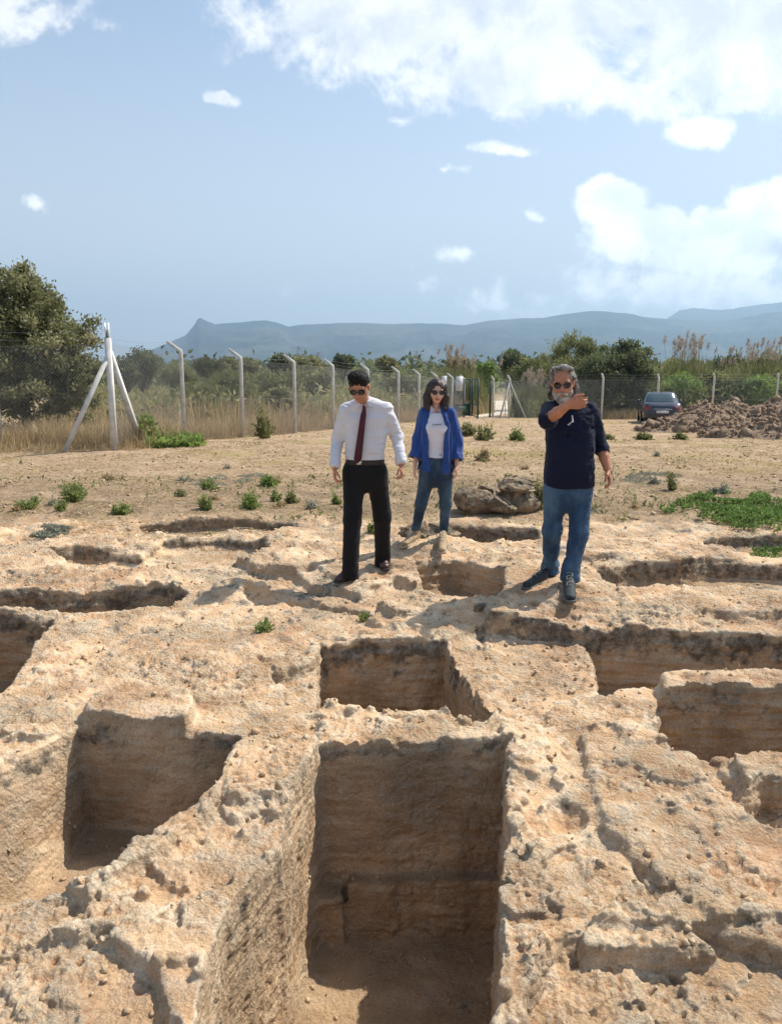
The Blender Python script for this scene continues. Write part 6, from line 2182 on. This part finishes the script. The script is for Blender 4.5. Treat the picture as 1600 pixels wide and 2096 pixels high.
m_peb = simple('pebbles', (0.46, 0.34, 0.22), .95, .1, 30, .004, .25, 4)
V_, Fq = loose(1300, 5, [(-5, 8.0), (5.5, 8.0), (9, 16), (-8, 16)], .01, .05)
tag(mesh_np('gravel', V_, Fq, m_peb, None, False), 'small loose stones scattered on the bare ground', 'gravel', kind='stuff')
V_, Fq = loose(2600, 6, [(-1.4, 1.5), (1.4, 1.5), (4.5, 7.9), (-4.5, 7.9)], .005, .026)
m_chip, t = new_mat('rock_chips')
P = t.n('ShaderNodeTexCoord').outputs['Object']
finish(t, t.mix(t.ramp(t.noise(P, 3, 4, .6), .4, .6), (0.50, 0.335, 0.205), (0.60, 0.46, 0.30)), .95, t.noise(P, 60, 4, .7), .01, 1.0, .15)
tag(mesh_np('rock_chips', V_, Fq, m_chip, None, False), 'small crumbs of rock lying on the limestone', 'rock chips', kind='stuff')

# --- soil heaps
m_soil, t = new_mat('heaped_soil')
P = t.n('ShaderNodeTexCoord').outputs['Object']
c = t.mix(t.ramp(t.noise(P, 3.5, 7, .7), .36, .64), (0.25, 0.175, 0.12), (0.40, 0.29, 0.20))
c = t.mix(t.ramp(t.noise(P, 15, 6, .7), .56, .68), c, (0.47, 0.37, 0.27))
finish(t, c, .95, t.noise(P, 14, 8, .72), .08, 1.0, .1)


def heap(name, label, cx_, cy_, peaks, ext, seed):
    n_ = 260
    xs = np.linspace(-ext[0], ext[0], n_) + cx_; ys = np.linspace(-ext[1], ext[1], int(n_ * ext[1] / ext[0])) + cy_
    Y2, X2 = np.meshgrid(ys, xs, indexing='ij')
    h_ = np.zeros_like(X2)
    for px_, py_, r_, hh in peaks:
        d = np.sqrt((X2 - px_) ** 2 + ((Y2 - py_) * 1.0) ** 2) / r_
        h_ = np.maximum(h_, hh * np.clip(1 - d, 0, 1) ** .95)
    e_ = sstep(0, .25, h_)
    nz_ = fbm(X2, Y2, 0 * X2, 1.4, 4, .6, seed)
    nf = 1 - np.abs(fbm(X2, Y2, 0 * X2, 5.0, 4, .6, seed + 5)) * 2
    h_ = h_ + e_ * (.14 * nz_ + .075 * (nf - .6) + .06 * np.abs(fbm(X2, Y2, 0 * X2, 14, 2, .6, seed + 9)))
    Z2 = plain_h(X2, Y2) + h_ - .03
    ii = np.arange(X2.size).reshape(X2.shape)
    Fq = np.stack([ii[:-1, :-1].ravel(), ii[:-1, 1:].ravel(), ii[1:, 1:].ravel(), ii[1:, :-1].ravel()], 1)
    keep = (h_.ravel()[Fq] > .01).any(1)
    o0 = np.array([cx_, cy_, float(plain_h(np.array([cx_]), np.array([cy_]))[0])])
    root = empty(name, o0); tag(root, label, 'soil heap')
    V_ = np.stack([X2, Y2, Z2], -1).reshape(-1, 3) - o0
    mesh_np('mound', V_, Fq[keep], m_soil, root)
    # clods
    rr = np.random.default_rng(seed)
    cand = np.nonzero(h_.ravel() > .08)[0]
    pick = rr.choice(cand, 4600)
    base = np.array([(-1, -1, -1), (1, -1, -1), (1, 1, -1), (-1, 1, -1), (-1, -1, 1), (1, -1, 1), (1, 1, 1), (-1, 1, 1)], float) * .5
    fc = np.array([(0, 3, 2, 1), (4, 5, 6, 7), (0, 1, 5, 4), (1, 2, 6, 5), (2, 3, 7, 6), (3, 0, 4, 7)])
    Vs_, Fs_ = [], []
    for i, p_ in enumerate(pick):
        s_ = .02 + .10 * rr.uniform() ** 2.2 * (1 + 1.6 * (rr.uniform() > .95))
        q, _ = np.linalg.qr(rr.normal(size=(3, 3)))
        Vs_.append(((base + rr.normal(size=(8, 3)) * .14) * s_ * rr.uniform(.6, 1.3, 3)) @ q.T + V_[p_] + rr.normal(size=3) * .03); Fs_.append(fc + 8 * i)
    o = mesh_np('clods', np.concatenate(Vs_), np.concatenate(Fs_), m_soil, root, False)
    o['kind'] = 'stuff'


heap('soil_heap', 'brown soil heap beside the car', 16.4 - 3.3, 27.6, [(9.9, 27.2, 1.6, .45), (11.0, 27.4, 1.9, 1.05), (12.2, 27.8, 2.0, 1.12), (13.5, 28.2, 1.9, 1.02), (14.8, 28.4, 1.9, .88), (16.4, 28.6, 2.2, .95)], (5.5, 3.6), 71)
heap('soil_heap', 'larger soil heap cut by the right edge of the picture, in front of the other', 13.4, 23.2, [(10.2, 22.7, 1.3, .42), (11.2, 22.9, 1.9, .85), (12.2, 23.2, 2.2, 1.55), (13.6, 23.6, 2.6, 2.0), (15.4, 24.0, 2.6, 2.0)], (5.0, 3.4), 83)

# --- the car
def build_car():
    Y0 = 34.6
    x0 = X_at(1342, 35.5)
    z_ = gz(x0, Y0 + 2)
    root = empty('parked_car', (x0, Y0, z_), R(-15))
    tag(root, 'dark blue saloon car parked half behind the soil heap, seen from the back', 'car')
    m_paint = simple('dark_blue_paint', (0.012, 0.018, 0.040), .3, .5, None, Metallic=.2, Coat_Weight=.6)
    m_gls, t = new_mat('car_glass')
    finish(t, (0.05, 0.085, 0.09), .06, None, spec=.9)
    m_red = simple('red_lamp', (0.16, 0.008, 0.008), .25, .6)
    m_trim = simple('dark_trim', (0.015, 0.015, 0.016), .6, .3)
    m_plate = simple('plate_white', (0.65, 0.66, 0.66), .5, .3)
    m_chr = simple('chrome', (0.6, 0.6, 0.62), .2, .5, Metallic=1.0)
    m_tyre = simple('tyre_rubber', (0.018, 0.018, 0.018), .85, .2)

    def lower(F_, e=0.0):
        F_.loft([(.20, 0, 2.25, .80 + e, 2.12 + e), (.36, 0, 2.25, .87 + e, 2.26 + e), (.62, 0, 2.25, .895 + e, 2.30 + e), (.84, 0, 2.25, .885 + e, 2.26 + e), (.94, 0, 2.25, .845 + e, 2.16 + e)], 0, .0, power=5.5)
        F_.loft([(.90, 0, .52, .82 + e, .42 + e), (1.00, 0, .55, .76 + e, .36 + e), (1.035, 0, .60, .70 + e, .28 + e)], 0, .04, power=5)

    def cabin(F_, e=0.0):
        F_.loft([(.90, 0, 1.98, .80 + e, 1.32 + e), (1.05, 0, 1.98, .775 + e, 1.20 + e), (1.25, 0, 1.98, .70 + e, .98 + e), (1.40, 0, 1.98, .63 + e, .78 + e), (1.455, 0, 1.98, .56 + e, .62 + e)], 0, .03, power=4.5)
    lo, hi = (-1.0, -.15, .05), (1.0, 4.7, 1.55)
    F_ = Field(lo, hi, .02)
    lower(F_); cabin(F_)
    for sx in (-1, 1):
        for yy_ in (.85, 3.55):
            F_.cone((sx * .70, yy_, .32), (sx * 1.1, yy_, .32), .37, .37, .01, op='sub')
    put_mesh('body', F_, m_paint, root)

    def region(name, fn, shape, mat, h=.012, par=root):
        xs0, xs1, ys0, ys1, zs0, zs1 = shape
        Q = Field((xs0 - .03, ys0 - .03, zs0 - .03), (xs1 + .03, ys1 + .03, zs1 + .03), h)
        fn(Q)
        Q2 = Field((xs0 - .03, ys0 - .03, zs0 - .03), (xs1 + .03, ys1 + .03, zs1 + .03), h)
        fn2 = {lower: lambda f: lower(f, -.03), cabin: lambda f: cabin(f, -.03)}[par_fn[0]]
        fn2(Q2)
        x, y, z = Q.grid()
        bx = np.maximum(np.maximum(np.abs(x - (xs0 + xs1) / 2) - (xs1 - xs0) / 2, np.abs(y - (ys0 + ys1) / 2) - (ys1 - ys0) / 2), np.abs(z - (zs0 + zs1) / 2) - (zs1 - zs0) / 2)
        Q.F = np.maximum(np.maximum(Q.F, -Q2.F), bx.astype(np.float32))
        return put_mesh(name, Q, mat, par)
    par_fn = [cabin]
    region('rear_window', lambda f: cabin(f, .012), (-.60, .60, .60, 1.45, 1.06, 1.385), m_gls)
    for sx in (-1, 1):
        a_, b_ = (sx * .66, sx * .95) if sx > 0 else (-.95, -.66)
        region('side_window', lambda f: cabin(f, .012), (a_, b_, 1.25, 2.75, 1.0, 1.36), m_gls)
    par_fn = [lower]
    for sx in (-1, 1):
        a_, b_ = (.50, .93) if sx > 0 else (-.93, -.50)
        region('tail_light', lambda f: lower(f, .014), (a_, b_, -.15, .34, .70, .90), m_red)
    region('rear_bumper', lambda f: lower(f, .022), (-.93, .93, -.15, .36, .30, .52), m_paint)
    region('diffuser', lambda f: lower(f, .026), (-.60, .60, -.15, .2, .20, .32), m_trim)
    V_, Fq = box_mesh([((0, -.062, .64), (.52, .012, .115), None)])
    pl = mesh_np('number_plate', V_, Fq, m_plate, root, False)
    V_, Fq = box_mesh([((0, -.060, .76), (.78, .016, .028), None)])
    mesh_np('trim_strip', V_, Fq, m_chr, root, False)
    th = np.linspace(0, 2 * math.pi, 17)
    V_, Fq = tube_mesh([([(math.cos(a) * .055, .075, .905 + math.sin(a) * .035) for a in th], .008)], 5)
    mesh_np('badge', V_, Fq, m_chr, root)
    for sx in (-1, 1):
        F_ = Field((sx * .95 - .14, 2.75, .9), (sx * .95 + .14, 3.0, 1.15), .012)
        F_.ell((sx * .95, 2.88, 1.02), (.10, .06, .065), None, .0)
        put_mesh('mirror', F_, m_paint, root)
        for yy_ in (.85, 3.55):
            w_ = empty('wheel', (0, 0, 0)); w_.parent = root
            V_, Fq = tube_mesh([([(sx * .80 + q * .09, yy_, .325) for q in (-1, 1)], .325)], 32)
            w_m = mesh_np('tyre', V_, Fq, m_tyre, w_, False)
            V_, Fq = tube_mesh([([(sx * .80 + q * .094, yy_, .325) for q in (-1, 1)], .215)], 24)
            mesh_np('rim', V_, Fq, m_chr, w_, False)
    # roof aerial fin
    F_ = Field((-.06, 1.2, 1.40), (.06, 1.5, 1.56), .01)
    F_.cone((0, 1.42, 1.45), (0, 1.34, 1.50), .022, .012, .01)
    put_mesh('aerial', F_, m_paint, root)


build_car()

# --- path beyond the gate
pp_ = [(X_at(978, 47), 46.8), (X_at(1003, 47), 46.8), (X_at(1060, 62), 62), (X_at(1075, 90), 90), (X_at(1030, 90), 90), (X_at(985, 62), 62)]
n_ = 12
Vp_ = []
for i in range(n_):
    f = i / (n_ - 1)
    yy_ = 46.8 + f * 40
    l_ = X_at(975 + 30 * f, yy_) if f > 0 else pp_[0][0]
    r_ = X_at(1004 + 60 * min(1, f * 2), yy_)
    for xx_ in (l_, (l_ + r_) / 2, r_):
        Vp_.append((xx_, yy_, float(plain_h(np.array([xx_]), np.array([yy_]))[0]) + .03))
Fq = [[i * 3 + j, i * 3 + j + 1, (i + 1) * 3 + j + 1, (i + 1) * 3 + j] for i in range(n_ - 1) for j in range(2)]
o = mesh_np('path', np.array(Vp_), np.array(Fq), simple('pale_track', (0.55, 0.48, 0.38), .95, .1, 10, .02, .12, 1), None)
tag(o, 'pale dirt track leading away through the entrance', 'path', kind='structure')

# --- pylons
def pylon(px, py_top, Y, label, hgt):
    top = at(px, py_top, Y)
    b = np.array([top.x, Y, top.z - hgt])
    root = empty('pylon', b); tag(root, label, 'pylon')
    w0, w1 = hgt * .14, hgt * .025
    r_ = .0007 * Y * .33
    segs = []
    cs = [(-1, -1), (1, -1), (1, 1), (-1, 1)]
    lv = np.linspace(0, 1, 7)
    for i in range(6):
        wa = w0 + (w1 - w0) * lv[i]; wb = w0 + (w1 - w0) * lv[i + 1]
        for j in range(4):
            a = np.array([cs[j][0] * wa, cs[j][1] * wa, lv[i] * hgt]); c_ = np.array([cs[j][0] * wb, cs[j][1] * wb, lv[i + 1] * hgt])
            k_ = cs[(j + 1) % 4]
            d = np.array([k_[0] * wb, k_[1] * wb, lv[i + 1] * hgt])
            segs += [(a, c_), (a, d)]
    V_, Fq = ribbon_wires(segs, r_)
    mesh_np('tower', V_, Fq, m_wire, root, False)
    for zz, ww in ((.66, .30), (.80, .34), (.94, .24)):
        V_, Fq = ribbon_wires([((-hgt * ww, 0, hgt * zz), (hgt * ww, 0, hgt * zz)), ((-hgt * ww, 0, hgt * zz), (0, 0, hgt * (zz + .05))), ((hgt * ww, 0, hgt * zz), (0, 0, hgt * (zz + .05)))], r_)
        mesh_np('crossarm', V_, Fq, m_wire, root, False)


pylon(611, 709, 820, 'lattice pylon right of the third bent post, nearest to it', 27)
pylon(652, 720, 900, 'smaller lattice pylon left of the fourth bent post', 24)
pylon(853, 717, 860, 'lattice pylon over the woods between man and woman', 26)

# --- hills
def ridge(name, prof, Y0_, depth_, label, seed, col1, col2, foot=0.0):
    nx, ny = 700, 90
    pxs = np.linspace(-500, 2100, nx)
    ph = np.interp(pxs, [q[0] for q in prof], [q[1] for q in prof])
    fr = np.linspace(0, 1.35, ny)
    FRr, PX = np.meshgrid(fr, pxs, indexing='ij')
    Yd = Y0_ + depth_ * (FRr - 1)
    Xd = (PX - 800) / FPX / (math.cos(R(PITCH)) + .25 * math.sin(R(PITCH))) * Yd
    # height the crest needs to stand at its measured elevation
    el_ = np.array([at(a, b, Y0_).z for a, b in zip(pxs, ph)])
    E_ = np.broadcast_to(el_, PX.shape)
    shp = np.where(FRr <= 1, np.clip(FRr, 0, 1) ** 1.25, 1 - (FRr - 1) * 1.6)
    gul = 1 - np.abs(fbm(Xd / 1000, Yd / 1000, 0 * Xd, 1.6, 5, .55, seed)) * 2
    env = np.clip(FRr * (1 - FRr) * 4, 0, 1)
    Zd = E_ * shp + env * E_ * .30 * (gul - .7) + E_ * .018 * fbm(Xd / 1000, Yd / 1000, 0 * Xd, 9, 3, .5, seed + 3) * (FRr > .02)
    Zd = np.where(FRr < .015, -30, Zd)
    ii = np.arange(PX.size).reshape(PX.shape)
    Fq = np.stack([ii[:-1, :-1].ravel(), ii[:-1, 1:].ravel(), ii[1:, 1:].ravel(), ii[1:, :-1].ravel()], 1)
    m_, t = new_mat(name + '_slopes')
    P = t.n('ShaderNodeTexCoord').outputs['Object']
    c = t.mix(t.ramp(t.noise(P, .0022, 8, .65), .42, .60), col1, col2)
    finish(t, c, 1.0, None, spec=.05)
    o = mesh_np(name, np.stack([Xd, Yd, Zd], -1).reshape(-1, 3), Fq, m_)
    tag(o, label, 'hills', kind='structure')


PROF = [(-600, 775), (150, 772), (230, 752), (290, 722), (345, 700), (378, 686), (396, 666), (406, 650), (412, 650), (424, 657), (440, 663), (490, 659), (520, 656), (545, 655), (566, 660), (590, 668),
        (625, 663), (690, 661), (740, 660), (800, 663), (860, 661), (915, 662), (950, 665), (1000, 656), (1050, 652), (1110, 650), (1160, 642), (1190, 637), (1225, 636), (1280, 641), (1330, 650), (1380, 652),
        (1440, 656), (1490, 655), (1530, 648), (1560, 641), (1600, 637), (1700, 640), (2200, 660)]
ridge('near_hills', PROF, 5000, 2000, 'blue hazy mountain ridge with a sharp little peak at its left end', 5, (0.030, 0.045, 0.034), (0.085, 0.090, 0.075))
PROF2 = [(-600, 800), (1250, 760), (1340, 668), (1390, 634), (1420, 630), (1470, 634), (1520, 628), (1570, 620), (1640, 616), (1760, 606), (2200, 640)]
ridge('far_hills', PROF2, 6900, 1700, 'fainter mountain ridge farther away at the right', 9, (0.030, 0.045, 0.034), (0.085, 0.090, 0.075))

# --- the air between
V_, Fq = box_mesh([((0, 3700, 289), (16000, 8200, 698), None)])
hz_ = mesh_np('haze', V_ + np.array([0, 0, 0]), Fq, None, None, False)
zlo = min(float(V.min(axis=0)[2]), -40)
for v_ in hz_.data.vertices:
    if v_.co.z < 0: v_.co.z = -60
mh = bpy.data.materials.new('haze_air'); mh.use_nodes = True
th_ = NT(mh.node_tree)
pv_ = th_.n('ShaderNodeVolumePrincipled')
th_.set(pv_.inputs['Color'], (0.52, 0.76, 1.0))
th_.set(pv_.inputs['Density'], 0.00020)
th_.set(pv_.inputs['Anisotropy'], 0.3)
oh = th_.n('ShaderNodeOutputMaterial')
th_.link(pv_.outputs[0], oh.inputs['Volume'])
hz_.data.materials.append(mh)
tag(hz_, 'blue summer haze between the plain and the mountains', 'haze', kind='stuff')
